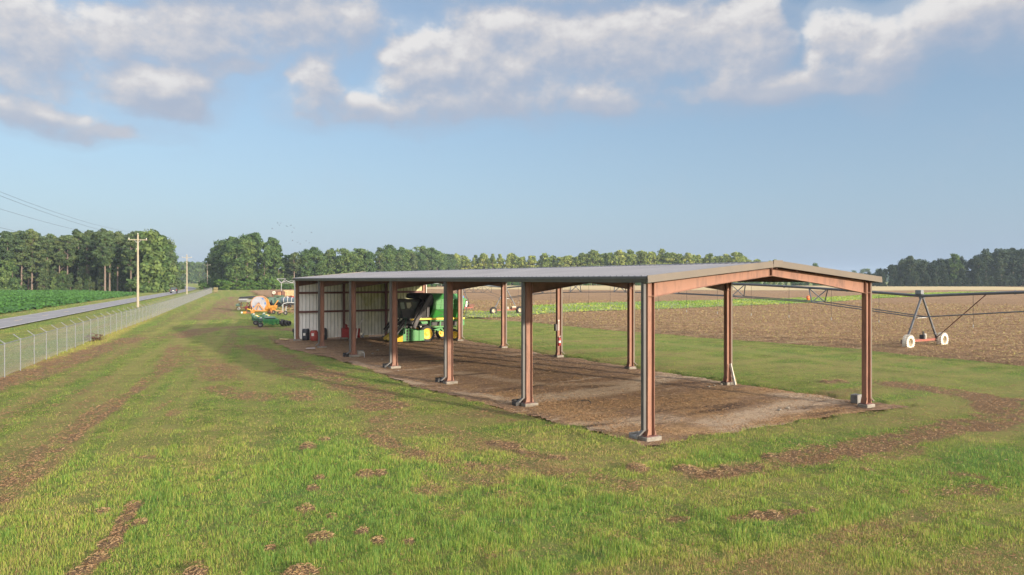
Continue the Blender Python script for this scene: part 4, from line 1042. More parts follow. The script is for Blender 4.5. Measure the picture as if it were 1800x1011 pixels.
# pivot centre with control panel
q = T2 + PA * 14.5
o = thing('pivot_centre', 'irrigation pivot centre frame with a blue control panel on a red base', 'irrigation pivot', q, piv_rz)
for sx in (-1, 1):
    for sy in (-1, 1):
        mb = MB(); mb.beam((sx * .15, sy * .15, 4.0), (sx * 1.35, sy * 1.35, .2), .09, .09); mb.obj('leg', M['pipe'], o)
mb = MB(); mb.path([(0, 0, .3), (0, 0, 4.1), (0, -.5, 4.35), (0, -14, 3.85)], .10, 10); mb.obj('riser_pipe', M['galv'], o, True)
mb = MB()
for sy in (-1, 1): mb.beam((-1.5, sy * 1.35, .45), (1.6, sy * 1.35, .45), .2, .2)
for sx in (-1.4, 1.4): mb.beam((sx, -1.2, .45), (sx, 1.2, .45), .2, .2)
mb.obj('base_frame', M['red_oxide'], o)
for sx in (-1, 1):
    mb = MB()
    for s in (-3, -6, -9): mb.tube((sx * .7, s, 3.0), (0, s - 1.4, 4.0), .025, 5); mb.tube((sx * .7, s, 3.0), (0, s + 1.4, 4.05), .025, 5)
    mb.tube((sx * .6, 0, 2.9), (sx * .7, -9, 3.0), .02, 5); mb.tube((sx * .7, -9, 3.0), (sx * .6, -14.3, 2.25), .02, 5); mb.obj('truss_rod', M['pipe'], o)
mb = MB(); mb.bx(-1.15, -.15, -1.62, -1.5, 1.15, 2.35); pnl = mb.obj('control_panel', M['blue'], o, bevel=.02)
mb = MB(); Mx = frame_to((-.65, -1.63, 1.78), (0, -1, 0)); mb.lathe([(.36, 0), (.36, .01), (.22, .01), (.22, 0)], Mx, 20, False, True); mb.obj('panel_emblem', M['white'], pnl)
mb = MB(); mb.bx(-1.05, -.2, -1.63, -1.622, 1.2, 1.32); mb.obj('panel_strip', M['white'], pnl)
mb = MB(); mb.bx(.2, .5, -1.5, -1.2, .6, 1.5); mb.obj('meter_cabinet', M['white'], o); 
mb = MB(); mb.bx(.9, 1.9, -1.3, -.5, .6, .95); mb.tube((1.0, -.9, 1.0), (1.0, -.9, 1.9), .06, 6); mb.obj('pump', M['rust'], o)
# generator shape on the second tower
o = thing('field_engine', 'small engine with a cream hood on the beam of the black-tyred tower', 'engine', T2 + PR * 1.25 + PA * -.1 + Vector((0, 0, .64)), piv_rz)
mb = MB(); mb.bx(-.35, .4, -.2, .25, 0.0, .25); mb.obj('engine_block', M['rust'], o); mb = MB(); mb.bx(-.3, .35, -.18, .22, .252, .46); mb.obj('engine_hood', M['cream'], o, bevel=.03)
mb = MB(); mb.tube((-.2, 0, .46), (-.3, 0, .95), .03, 6); mb.tube((-.42, 0, .95), (-.15, 0, 1.0), .04, 6); mb.obj('exhaust_pipe', M['rust'], o)
# orange barrel in the weeds
q = at(1420.5, 528.5); o = thing('orange_drum', 'bright orange drum standing in the green weed strip of the field', 'drum', (q.x, q.y, .1))
MB().lathe([(.36, 0), (.38, .05), (.38, .42), (.40, .45), (.38, .48), (.38, .85), (.30, .95), (.3, 1.0), (0, 1.0)], None, 16).obj('drum_body', pmat('orange_plastic', (.75, .13, .02), None, 2, .5), o, True)
mb = MB(); mb.lathe([(.1, 1.0), (.1, 1.08), (0, 1.08)], None, 10); mb.obj('lid', M['orange'], o)
# far white lattice boom standing behind the yard
def lattice():
    D0 = 205.0
    p0 = pt(494.5, 497, D0); o = thing('lattice_irrigator', 'white lattice irrigation boom on a mast behind the parked implements', 'irrigation boom', (p0.x, p0.y, 0), -.12)
    k = D0 / F; zt = 5 + .5 * k * 2; z0 = CAMZ - (497.5 - HY) * k; ztop = CAMZ - (490.3 - HY) * k
    MB().tube((0, 0, -.1), (0, 0, z0), .08, 8).obj('mast', M['galv'], o)
    mb = MB()
    tri = [(-8.2 * k, 0, ztop), (8.0 * k, 0, ztop), (0, 0, z0)]
    for a_, b_ in ((0, 1), (1, 2), (2, 0)): mb.tube(tri[a_], tri[b_], .09, 6)
    mb.obj('boom_triangle', M['galv'], o)
    mb = MB(); n = 40; L = 48.0; px_ = None
    for i in range(n + 1):
        x = L * i / n; zz = (z0 + .1 if i % 2 == 0 else ztop - .55) - .008 * x
        if px_ is not None: mb.tube(px_, (x, .6 * x, zz), .07, 5)
        px_ = (x, .6 * x, zz)
    mb.tube((0, 0, z0), (L, .6 * L, z0 + .1 - .008 * L), .05, 6); mb.tube((2, 1.2, ztop - .55), (L, .6 * L, ztop - .55 - .008 * L), .05, 6)
    mb.obj('boom_lattice', M['galv'], o)
    for x in (24, 46):
        mb = MB(); mb.tube((x, .6 * x, 0), (x, .6 * x, z0 - .008 * x), .1, 6); mb.obj('support_leg', M['galv'], o)
lattice()
# ================================================================ IMPLEMENTS PARKED IN THE YARD
def Y(name, label, cat, px, py, rz=0.0):
    q = at(px, py); return thing(name, label, cat, (q.x, q.y, -.05), rz), q.y / F       # metres per photo pixel
def ywheel(o, x, y, R, wd, rim='cream', ax_=(0, -1, 0), tyre='black', z=None):
    Mx = frame_to((x, y, R if z is None else z), ax_); ri = R * .55
    mb = MB(); mb.lathe([(ri, -.01), (R * .9, -.02), (R, wd * .2), (R, wd * .8), (R * .9, wd + .02), (ri, wd + .01)], Mx, 20, False)
    w_ = mb.obj('wheel', M[tyre], o, True)
    MB().lathe([(ri, 0), (ri * .8, .04), (ri * .35, .05), (ri * .3, 0), (0, -.01)], Mx, 16, False).obj('rim', M[rim], w_, True)
    return w_
# hose reel
o, k = Y('hose_reel', 'large hose reel with pale disc face and orange rim among the implements', 'hose reel', 455, 548, .12)
R = 13.4 * k; cz = (548 - 533.2) * k
Mx = frame_to((0, 0, cz), (0, -1, 0))
dr = MB().lathe([(.0, .0), (.2, .02), (R * .93, .0), (R * .93, -.06), (.0, -.06)], Mx, 36, False).obj('drum_face', M['reel'], o)
mb = MB(); mb.torus(R * .97, .055, Mx, 40, 8); mb.torus(R * .97, .055, Mx @ Matrix.Translation((0, 0, -1.25)), 40, 8); mb.obj('drum_rim', M['peach'], o, True)
mb = MB(); mb.lathe([(R * .9, -.07), (R * .9, -1.2)], Mx, 32, True); mb.obj('hose_coil', M['rust'], o)
for a_ in (.75, -.15, 3.5):
    mb = MB()
    for i in range(5):
        a0, a1 = a_ + i * .07, a_ + (i + 1) * .07; r0, r1 = R * .72, R * .88
        mb.add([Mx @ Vector((r * math.cos(b_), r * math.sin(b_), .022)) for r, b_ in ((r0, a0), (r1, a0), (r1, a1), (r0, a1))], [(0, 1, 2, 3)])
    mb.obj('blue_patch', M['blue'], dr)
mb = MB(); mb.lathe([(.17, .03), (.17, .2), (0, .2)], Mx, 14); mb.obj('hub', M['rust'], o)
mb = MB()
for s, e in ((-1, (-12.5 * k, .16)), (1, (10 * k, .2))): mb.beam((0, -.16, cz), (e[0], -.18, e[1]), .20, .10, Vector((0, 1, 0)))
mb.beam((0, -.17, cz - .3), (-2 * k, -.19, .1), .16, .08, Vector((0, 1, 0)))
mb.obj('support_arm', M['peach'], o)
mb = MB(); mb.beam((-14 * k, -.25, .2), (13 * k, -.25, .2), .16, .16); mb.beam((-14 * k, 1.3, .2), (13 * k, 1.3, .2), .16, .16); mb.beam((-13.6 * k, -.15, .24), (-13.6 * k, 1.2, .24), .16, .16); mb.obj('skid_frame', M['orange'], o)
mb = MB(); mb.bx(-14.6 * k, -13.2 * k, .0, .5, .25, cz + .4); mb.obj('side_post', M['rust'], o)
ywheel(o, -8 * k, 1.35, .42, .25)
# orange spreader
o, k = Y('hopper_spreader', 'orange hopper implement with raised V arms right of the hose reel', 'spreader', 477, 551, -.05)
mb = MB(); zb = (551 - 547) * k; zt = (551 - 536) * k
mb.loft([[(-5.5 * k, -.5, zb), (4 * k, -.5, zb), (4 * k, .6, zb), (-5.5 * k, .6, zb)], [(-8.5 * k, -.8, zb + .45), (6.2 * k, -.8, zb + .5), (6.2 * k, .9, zb + .5), (-8.5 * k, .9, zb + .45)], [(-6.5 * k, -.8, zt - .1), (6.8 * k, -.8, zt), (6.8 * k, .9, zt), (-6.5 * k, .9, zt - .1)]])
mb.obj('hopper', M['orange'], o, bevel=.03)
mb = MB()
for x0, x1, z1 in ((-1, -6.5, 27), (2, -4, 26), (5, 15, 24)): mb.beam((x0 * k, -.75, zt - .5), (x1 * k, -.6, z1 * k), .12, .12)
mb.beam((-3 * k, -.82, zt + .05), (4 * k, -.82, .35), .10, .10); mb.obj('arm', M['orange'], o)
mb = MB(); mb.beam((-6 * k, -.3, .2), (7 * k, -.3, .2), .14, .14); mb.beam((0, -.3, .25), (0, .6, .5), .14, .14); mb.lathe([(.28, .1), (.36, .35), (.2, .5), (0, .5)], Matrix.Translation((1.5 * k, -.6, 0)), 12); mb.obj('chassis', M['rust'], o)
ywheel(o, 6.5 * k, -.4, .28, .2, 'white'); ywheel(o, -4 * k, .5, .34, .22)
# wheeled pipe cart
o, k = Y('pipe_cart', 'low cart of bare pale pipe on two white-hubbed wheels', 'cart', 496, 553, .1)
ywheel(o, 6.8 * k, -.3, 3.6 * k, .22, 'white'); ywheel(o, -5.8 * k, .3, 3.4 * k, .22, 'cream')
mb = MB(); mb.beam((-11 * k, 0, 7.5 * k), (1.5 * k, 0, 6.5 * k), .12, .12); mb.beam((-5.8 * k, 0.1, 4 * k), (6.8 * k, -.1, 4 * k), .12, .12); mb.obj('axle_frame', M['peach'], o)
for x, z in ((1.2, 18.5), (6.6, 15)):
    mb = MB(); mb.beam((x * k, 0, 3.5 * k), (x * k, 0, z * k), .11, .11); mb.obj('upright', M['galv'], o)
mb = MB(); mb.path([(1.2 * k, 0, 18.5 * k), (3 * k, 0, 20 * k), (10 * k, .2, 22 * k), (22 * k, .5, 21 * k)], .06, 6); mb.obj('top_rail', M['galv'], o, True)
# green folded planter
o, k = Y('row_planter', 'long dark green row planter with pale seed lids reaching back from the nearest wheel', 'planter', 476, 574, .42)
k = at(476, 574).y / F; o.scale = (.92, .95, .80)
zf = 1.0
mb = MB()
for z in (.42, .62, .80, 1.0): mb.beam((-.75, 0, z), (.85, 0, z), .06, .06)
for x in (-.75, -.2, .35, .85): mb.beam((x, 0, .3), (x, 0, 1.05), .06, .08)
mb.obj('front_rack', M['jgreen'], o)
mb = MB(); mb.loft([[(-.70, .35, .5), (.80, .35, .5), (.80, .6, .5), (-.70, .6, .5)], [(-.70, .3, .9), (.80, .3, .9), (.80, .9, 1.1), (-.70, .9, 1.1)]]); mb.obj('seed_box', M['dgreen'], o)
mb = MB(); mb.prism([(-.6, .5, 1.18), (-.6, 1.5, 1.30), (-.6, 1.5, 1.25), (-.6, .5, 1.13)], (1.2, 0, 0)); mb.obj('walk_board', M['ggreen'], o)
mb = MB()
for x in (-.55, .65): mb.beam((x, .5, .55), (x, 14.5, .8), .14, .18)
for y in (2.5, 4.5, 6.5, 8.5, 10.5, 12.5, 14.5): mb.beam((-1.1, y, .7), (1.1, y, .75), .12, .14)
mb.obj('tool_bar', M['dgreen'], o)
for i in range(8):
    y = 2.4 + i * 1.65
    for x in (-.9, .5):
        mb = MB(); mb.loft([[(x - .16, y - .16, .68), (x + .16, y - .16, .68), (x + .16, y + .16, .68), (x - .16, y + .16, .68)], [(x - .23, y - .23, .98), (x + .23, y - .23, .98), (x + .23, y + .23, .98), (x - .23, y + .23, .98)], [(x - .19, y - .2, 1.06), (x + .19, y - .2, 1.06), (x + .19, y + .2, 1.06), (x - .19, y + .2, 1.06)]])
        h = mb.obj('seed_hopper', M['dgreen'] if (i + (x > 0)) % 2 else M['ggreen'], o)
        MB().lathe([(.12, 1.065), (.13, 1.13), (0, 1.15)], Matrix.Translation((x, y, 0)), 12).obj('lid', M['white'] if (i + 2 * (x > 0)) % 3 == 0 else M['ggreen'] if (i + (x > 0)) % 2 else M['yellow'], h)
        MB().beam((x, y, .05), (x, y, .74), .10, .3).obj('seed_shank', M['dgreen'], o)
for x, y in ((-1.15, -.15), (-1.3, 4.2), (1.25, 4.2)): ywheel(o, x, y, .33, .22, 'galv')
for i, (x, y) in enumerate(((1.25, .25), (1.65, .5), (2.0, .8))): ywheel(o, x, y, .46 - .06 * i, .26, 'rust', (.8, -.6, 0), 'black', .50 - .06 * i)
mb = MB(); mb.beam((.85, .1, .7), (2.1, .5, .55), .1, .1); mb.beam((.8, .2, 1.0), (1.5, .5, .9), .08, .08); mb.obj('wheel_arm', M['blackmetal'], o)
# orange low blade
o, k = Y('grader_implement', 'low orange blade with a white end standing on the grass left of the planter', 'blade', 436, 551.5, .05)
mb = MB(); mb.bx(-8 * k, -2.5 * k, -.15, .15, .1, .36); mb.bx(5.5 * k, 10.5 * k, -.15, .15, .1, .36); mb.obj('blade_wing', M['orange'], o)
mb = MB(); mb.bx(-2.4 * k, 5.4 * k, -.12, .12, .1, .3); mb.beam((-2 * k, 0, .3), (-2 * k, 0, .75), .08, .08); mb.obj('blade_body', M['rust'], o)
MB().lathe([(.13, 0), (.13, .1), (0, .1)], frame_to((-10.4 * k, 0, .22), (0, -1, 0)), 12).obj('end_disc', M['white'], o)
mb = MB(); mb.beam((-1.9 * k, 0, .76), (3 * k, .5, .6), .07, .07); mb.obj('hitch_bar', M['yellow'], o)
# dark red gearbox implement
o, k = Y('rotary_tiller', 'dark red tiller with a bright red gearbox left of the hose reel', 'tiller', 436, 546.5, .1)
mb = MB(); mb.loft([[(-4 * k, -.3, .12), (4.5 * k, -.3, .12), (4.5 * k, .4, .12), (-4 * k, .4, .12)], [(-3 * k, -.2, .75), (4 * k, -.2, .9), (4 * k, .3, .9), (-3 * k, .3, .75)]]); mb.obj('hood', M['rust'], o)
mb = MB(); mb.lathe([(.25, 0), (.28, .3), (.2, .45), (0, .5)], Matrix.Translation((-2 * k, -.35, .35)), 12); mb.obj('gearbox', M['redplastic'], o, True)
mb = MB(); mb.beam((-3.5 * k, 0, .7), (0, .1, 1.35), .09, .09); mb.beam((3.5 * k, 0, .8), (0, .1, 1.35), .09, .09); mb.obj('hitch_frame', M['primer_old'], o)
# pale seed drill with black cover
o, k = Y('seed_drill', 'pale metal seed drill under a black cover with one white wheel, leftmost in the yard', 'seed drill', 431, 544.5, -.2)
zt = (544.5 - 522.5) * k; zm = (544.5 - 530.5) * k
mb = MB(); mb.loft([[(-4 * k, -.8, zm), (8 * k, -.8, zm), (8 * k, .8, zm), (-4 * k, .8, zm)], [(-6 * k, -1.1, zm + .35), (10 * k, -1.1, zm + .35), (10 * k, 1.1, zm + .35), (-6 * k, 1.1, zm + .35)], [(-5.5 * k, -1.0, zt - .18), (11 * k, -1.0, zt - .15), (11 * k, 1.0, zt - .15), (-5.5 * k, 1.0, zt - .18)]]); mb.obj('seed_box', M['galv'], o)
mb = MB(); mb.loft([[(-6.2 * k, -1.1, zt - .17), (22 * k, -1.1, zt - .05), (22 * k, 1.1, zt - .05), (-6.2 * k, 1.1, zt - .17)], [(-5.5 * k, -.8, zt + .12), (20 * k, -.8, zt + .28), (20 * k, .8, zt + .28), (-5.5 * k, .8, zt + .12)]]); mb.obj('cover', M['blackmetal'], o, bevel=.05)
mb = MB(); mb.beam((-17 * k, 0, .35), (10 * k, 0, .5), .14, .14); mb.beam((-5 * k, -.5, .5), (-4 * k, -.5, zm), .12, .12); mb.beam((7 * k, -.5, .5), (7 * k, -.5, zm), .12, .12)
for i in range(7): mb.beam(((-16 + i * 3.2) * k, -.6, .02), ((-14.5 + i * 3.2) * k, .1, .5), .05, .07)
mb.obj('drill_frame', M['rust'], o)
mb = MB(); mb.bx(-15 * k, -8 * k, -.5, .5, .62, .95); mb.beam((-14 * k, -.4, .95), (-9 * k, .3, 1.15), .1, .1); mb.obj('front_box', M['ggreen'], o)
ywheel(o, -5 * k, -1.0, .24, .16, 'white', (0, -1, 0), 'tyrewhite')
# green old harvester body
o, k = Y('old_harvester', 'faded grey-green old harvester body with a dark window behind the orange hopper', 'harvester', 486, 539, .0)
mb = MB(); mb.loft([[(-11 * k, -1.2, 2 * k), (2 * k, -1.2, 2 * k), (2 * k, 1.2, 2 * k), (-11 * k, 1.2, 2 * k)], [(-10.5 * k, -1.2, 16.5 * k), (2 * k, -1.2, 17.5 * k), (2 * k, 1.2, 17.5 * k), (-10.5 * k, 1.2, 16.5 * k)]]); mb.obj('cab', M['ggreen'], o, bevel=.06)
mb = MB(); mb.bx(-6.3 * k, -3.5 * k, -1.23, -1.205, 8 * k, 12 * k); mb.obj('window', M['black'], o)
mb = MB(); mb.loft([[(2.1 * k, -1.3, 1.5 * k), (14 * k, -1.3, 1.5 * k), (14 * k, 1.3, 1.5 * k), (2.1 * k, 1.3, 1.5 * k)], [(2.1 * k, -1.3, 15 * k), (12 * k, -1.3, 18 * k), (12 * k, 1.3, 18 * k), (2.1 * k, 1.3, 15 * k)]]); mb.obj('grain_body', M['ggreen'], o, bevel=.08)
mb = MB(); mb.prism([(-11.6 * k, -1.25, 2 * k), (-10.9 * k, -1.25, 2 * k), (-10.3 * k, -1.25, 17 * k), (-11 * k, -1.25, 17 * k)], (0, 2.5, 0)); mb.bx(1.6 * k, 2.6 * k, -1.34, -1.31, 2 * k, 17 * k); mb.obj('side_panel', M['dgreen'], o)
mb = MB(); mb.bx(-3 * k, 11 * k, -.8, .8, 18.2 * k, 20 * k); mb.obj('top_box', M['dgreen'], o)
for x in (-7, 8): ywheel(o, x * k, -1.2, .5, .4, 'rust')
# dark tank trailer
o, k = Y('tank_trailer', 'slate-blue cylindrical tank on a black trailer beside the shed corner', 'tank trailer', 508, 541, .0)
Rt = 5.2 * k; L = 24 * k
MB().lathe([(0, -.12), (Rt * .7, -.08), (Rt, .05), (Rt, L - .05), (Rt * .7, L + .08), (0, L + .12)], frame_to((-13 * k, 0, 13.5 * k), (1, 0, 0)), 24, False).obj('tank', M['slate'], o, True)
mb = MB()
for x in (-8, -1, 6): mb.torus(Rt + .012, .03, frame_to((x * k, 0, 13.5 * k), (1, 0, 0)), 24, 6)
mb.obj('tank_band', M['white'], o)
MB().lathe([(.22, 0), (.22, .14), (.1, .2), (0, .2)], Matrix.Translation((-3 * k, 0, 13.5 * k + Rt - .02)), 14).obj('filler_cap', M['galv'], o)
mb = MB(); mb.bx(-13 * k, 11 * k, -.5, .5, 5.5 * k, 8.3 * k); mb.beam((-13 * k, 0, 6.5 * k), (-18 * k, 0, 3 * k), .14, .14); mb.obj('trailer_frame', M['blackmetal'], o)
for x in (-4, 3): ywheel(o, x * k, -.75, .42, .28, 'duct' if False else 'rust')
# rusty box wagon with white wheel
o, k = Y('box_wagon', 'rusty box wagon with a white spare wheel on its end, behind the old harvester', 'wagon', 490, 530, .0)
mb = MB(); mb.bx(-8.5 * k, 8.5 * k, -1.1, 1.1, 8 * k, 18 * k); mb.obj('box', M['rust'], o)
mb = MB()
for x in (-8.7, -3.6, 3.5, 8.3): mb.bx((x - .4) * k, (x + .4) * k, -1.2, -1.105, 2 * k, 18.5 * k)
mb.bx(-9 * k, 9 * k, -1.21, -1.11, 17.9 * k + .1, 18.6 * k + .1); mb.obj('stake', M['primer_old'], o)
ywheel(o, -4.6 * k, -1.42, 2.9 * k, .22, 'white', (0, -1, 0), 'tyrewhite', 16 * k)
MB().bx(1.5 * k, 6.5 * k, -1.16, -1.11, 10 * k, 17 * k).obj('end_gate', M['peach'], o)
for x in (-6, 6): ywheel(o, x * k, -.9, .45, .3, 'rust')
# stack of pale timber / crate wagon
o, k = Y('crate_stack', 'stack of pale yellow slatted harvest crates at the shed corner', 'crate', 510, 528, .0)
for i, z in enumerate((4, 8.8, 13.6)):
    mb = MB()
    for j in range(3): mb.bx(-8.6 * k, 9 * k, -.7, .7, (z + j * 1.5) * k, (z + j * 1.5 + 1.1) * k)
    for x in (-8.8, -3, 3, 8.9): mb.bx((x - .35) * k, (x + .35) * k, -.74, -.705, (z - .1) * k, (z + 4.3) * k)
    mb.obj('crate', M['straww'], o)
mb = MB(); mb.bx(-8.5 * k, 9 * k, -.65, .65, 0, 3.7 * k); mb.obj('skid', M['board'], o)
o, k = Y('red_seeder', 'rust-red seed bin with a bright red tub, in front of the pale crates', 'seeder', 511, 533, .0)
mb = MB(); mb.loft([[(-6 * k, -.4, 5 * k), (-.5 * k, -.4, 5 * k), (-.5 * k, .4, 5 * k), (-6 * k, .4, 5 * k)], [(-7.5 * k, -.6, 13 * k), (.5 * k, -.6, 14 * k), (.5 * k, .6, 14 * k), (-7.5 * k, .6, 13 * k)]]); mb.obj('bin', M['rust'], o)
mb = MB(); mb.lathe([(2.2 * k, 8 * k), (3 * k, 12.5 * k), (2.6 * k, 12.6 * k), (0, 11.5 * k)], Matrix.Translation((4 * k, 0, 0)), 14); mb.obj('tub', M['redpaint'], o)
mb = MB(); mb.bx(-8 * k, 9 * k, -.5, .5, 3.4 * k, 4.7 * k); mb.bx(2 * k, 9 * k, -.4, .4, 4.8 * k, 7.6 * k); mb.obj('seeder_frame', M['slate'], o)
for x in (-5, 6): ywheel(o, x * k, -.6, .36, .22, 'rust')
# ================================================================ FENCE
fence = thing('chain_link_fence', 'long galvanised chain-link fence with angled barbed-wire arms along the road', 'fence')
FW = [np.array([q.x, q.y]) for q in FPTS]; cum = [0]
for a_, b_ in zip(FW[:-1], FW[1:]): cum.append(cum[-1] + np.linalg.norm(b_ - a_))
def fpos(s):
    s = min(max(s, 0), cum[-1])
    for i in range(len(FW) - 1):
        if s <= cum[i + 1] + 1e-6:
            t_ = (s - cum[i]) / (cum[i + 1] - cum[i]); return FW[i] + (FW[i + 1] - FW[i]) * t_
FH = 1.72; nrm = np.array([FN.x, FN.y]); FL = cum[-1]
npost = 92; ps = [12 - 2.88 * 4 + i * (FL - 12 + 2.88 * 4 - .1) / (npost - 1) for i in range(npost)]
pm_mesh = MB(); pm_mesh.tube((0, 0, -.3), (0, 0, FH), .024, 8); pm_mesh.lathe([(.045, FH - .01), (.045, FH + .04), (0, FH + .06)], None, 8); pme = pm_mesh.mesh('post', M['post'], True)
am = MB(); am.beam((0, 0, FH + .02), (-.34, 0, FH + .30), .036, .028, Vector((0, 1, 0))); ame = am.mesh('barb_arm', M['post'])
for s in ps:
    q = fpos(s); p = link('post', pme, fence); p.location = (q[0], q[1], -.03); p.rotation_euler = (0, 0, math.atan2(FN.y, FN.x) + math.pi + random.uniform(-.05, .05))
    a = link('barb_arm', ame, p)
mb = MB()
for a_, b_ in zip(FW[:-1], FW[1:]): mb.tube((a_[0], a_[1], FH - .03), (b_[0], b_[1], FH - .03), .024, 6)
mb.obj('top_rail', M['post'], fence)
for i, f_ in enumerate((.25, .6, .95)):
    mb = MB(); pts = []
    for s in ps: q = fpos(s) + nrm * .34 * f_; pts.append((q[0], q[1], FH - .02 + .28 * f_))
    mb.path(pts, .005, 3); mb.obj('barbed_wire', M['wire'], fence)
# woven mesh: real diagonal wires
V = []; Fc = []
pitch = .10; n = int((FL + FH) / pitch)
ss = np.arange(n) * pitch - FH
def fp_arr(s):
    s = np.clip(s, 0, FL); return np.stack([np.interp(s, cum, [w_[0] for w_ in FW]), np.interp(s, cum, [w_[1] for w_ in FW])], 1)
allV = []; rr = .0022
for dr in (1, -1):
    s0 = ss if dr > 0 else ss + FH; s1 = s0 + dr * (FH - .06)
    z0 = np.full(n, .03); z1 = np.full(n, FH - .03)
    a_ = fp_arr(s0); b_ = fp_arr(s1)
    ok = (s0 > -.01) & (s0 < FL) & (s1 > 0) & (s1 < FL)
    A = np.column_stack([a_, z0])[ok]; B = np.column_stack([b_, z1])[ok]
    nv = np.array([FN.x, FN.y, 0.0]); A = A + nv * .01 * dr; B = B + nv * .01 * dr
    d = B - A; d /= np.linalg.norm(d, axis=1)[:, None]; u = np.cross(d, nv); 
    c3 = [(u * math.cos(t_) + nv * math.sin(t_)) * rr for t_ in (0, 2.094, 4.189)]
    allV.append(np.stack([A + c3[0], A + c3[1], A + c3[2], B + c3[0], B + c3[1], B + c3[2]], 1))
V = np.concatenate(allV); m = len(V); k = np.arange(m)[:, None] * 6
lp = np.concatenate([k + np.array([[0, 1, 4, 3]]), k + np.array([[1, 2, 5, 4]]), k + np.array([[2, 0, 3, 5]])], 1).ravel()
link('wire_mesh', np_mesh('wire_mesh', V.reshape(-1, 3), np.full(3 * m, 4), lp, M['galv']), fence)
# ================================================================ POLES AND LINES
PD = Vector((-.3435, .939, 0)).normalized(); PB = at(242.3, 539.5)
arm_dir = Vector((PD.y, -PD.x, 0))
POLES = [(PB - PD * 121, 13.2, None), (PB, 13.15, 'tall wooden utility pole standing right behind the fence, nearest of the row'), (at(328.5, 516.9), 13.4, 'utility pole with bare crossarm right of the pickup, second along the road'), (Vector((-153, 360, 0)), 13.2, 'pale utility pole near the far end of the fence, third along the road'),
         (Vector((-202, 480, 0)), 10.6, 'thin distant utility pole against the dark trees beyond the fence end')]
PTOP = []
for p_, h, lab in POLES:
    PTOP.append((p_, h))
    if lab is None: continue
    o = thing('utility_pole', lab, 'utility pole', (p_.x, p_.y, -.1), math.atan2(arm_dir.y, arm_dir.x))
    MB().tube((0, 0, -.5), (0, 0, h + .1), .22, 12, .145).obj('pole_shaft', M['wood'], o, True)
    za = h - .85
    MB().bx(-1.55, 1.55, -.22, -.10, za - .06, za + .06).obj('crossarm', M['wood'], o)
    for s in (-1, 1): MB().beam((s * .55, -.15, za - .07), (s * .08, -.15, za - .52), .03, .05).obj('brace', M['galv'], o)
    for x, z in ((-1.42, za + .06), (1.42, za + .06), (0, h + .1)):
        MB().lathe([(.03, 0), (.03, .08), (.085, .10), (.06, .16), (.085, .18), (.05, .25), (0, .26)], Matrix.Translation((x, -.16 if x else 0, z)), 10).obj('insulator', M['white'], o, True)
    MB().bx(-.30, -.12, -.05, .05, h - 2.55, h - 2.47).obj('neutral_bracket', M['white'], o)
for i, (x, dz) in enumerate(((-1.42, -.55), (1.42, -.55), (0, .35), (-.25, -2.5))):
    pts = []
    for (a_, ha), (b_, hb) in zip(PTOP[:-1], PTOP[1:]):
        A = a_ + arm_dir * x; B = b_ + arm_dir * x
        for t_ in np.linspace(0, 1, 13)[:-1]:
            z = (ha + dz) * (1 - t_) + (hb + dz) * t_ - 1.5 * 4 * t_ * (1 - t_); q = A.lerp(B, t_); pts.append((q.x, q.y, z))
    B = PTOP[-1][0] + arm_dir * x; pts.append((B.x, B.y, PTOP[-1][1] + dz))
    mb = MB(); mb.path(pts, .012, 4); o = mb.obj('power_line', M['wire'])
    tag(o, ['overhead wire from the road-side ends of the pole crossarms', 'overhead wire from the field-side ends of the pole crossarms', 'topmost overhead wire strung over the tips of the utility poles', 'lowest overhead wire strung below the pole crossarms'][i], 'power line')
q = at(332, 503); q = Vector((-272, 600, 0)); o = thing('utility_pole', 'small far utility pole with crossarm in front of the distant hazy woods', 'utility pole', (q.x, q.y, 0), .3)
MB().tube((0, 0, -.5), (0, 0, 10.4), .2, 8, .14).obj('pole_shaft', M['wood'], o); MB().bx(-1.5, 1.5, -.2, -.1, 9.5, 9.65).obj('crossarm', M['wood'], o)
# ================================================================ PICKUP ON THE ROAD
q = road_pt(199, 1.55); rz = math.atan2(FD.y, FD.x)
o = thing('pickup_truck', 'dark pickup truck with pale tailgate bumper driving away on the road', 'pickup truck', (q.x, q.y, .05), rz)
mb = MB(); mb.loft([[(-2.7, -1.0, .5), (2.7, -1.0, .5), (2.7, 1.0, .5), (-2.7, 1.0, .5)], [(-2.75, -1.02, .8), (2.8, -1.02, .8), (2.8, 1.02, .8), (-2.75, 1.02, .8)], [(-2.7, -.98, 1.2), (2.6, -.95, 1.15), (2.6, .95, 1.15), (-2.7, .98, 1.2)]]); mb.obj('body', M['darkplastic'], o, bevel=.05)
mb = MB(); mb.loft([[(-.7, -.92, 1.2), (1.4, -.92, 1.18), (1.4, .92, 1.18), (-.7, .92, 1.2)], [(-.5, -.75, 1.85), (.6, -.75, 1.85), (.6, .75, 1.85), (-.5, .75, 1.85)]]); mb.obj('cab', M['blackmetal'], o, bevel=.05)
MB().add([(-.69, -.7, 1.3), (-.69, .7, 1.3), (-.55, .62, 1.75), (-.55, -.62, 1.75)], [(0, 1, 2, 3)]).obj('rear_window', M['glass'], o)
MB().bx(-2.9, -2.72, -.8, .8, .52, .68).obj('rear_bumper', M['post'], o, bevel=.03)
MB().bx(-2.79, -2.755, -.25, .25, .78, .92).obj('number_plate', M['white'], o); o.scale = (1.1, 1.1, 1.12)
for s in (-1, 1):
    MB().bx(-2.78, -2.7, s * .98 - .09, s * .98 + .09, .85, 1.18).obj('tail_light', pmat('red_lamp_lens', (.4, .01, .01), None, 2, .3), o)
    MB().bx(.7, .9, s * 1.12 - .12, s * 1.12 + .12, 1.2, 1.42).obj('wing_mirror', M['black'], o)
    for x in (-1.7, 1.75): ywheel(o, x, s * .88 - .12, .40, .25, 'galv', (0, 1, 0))
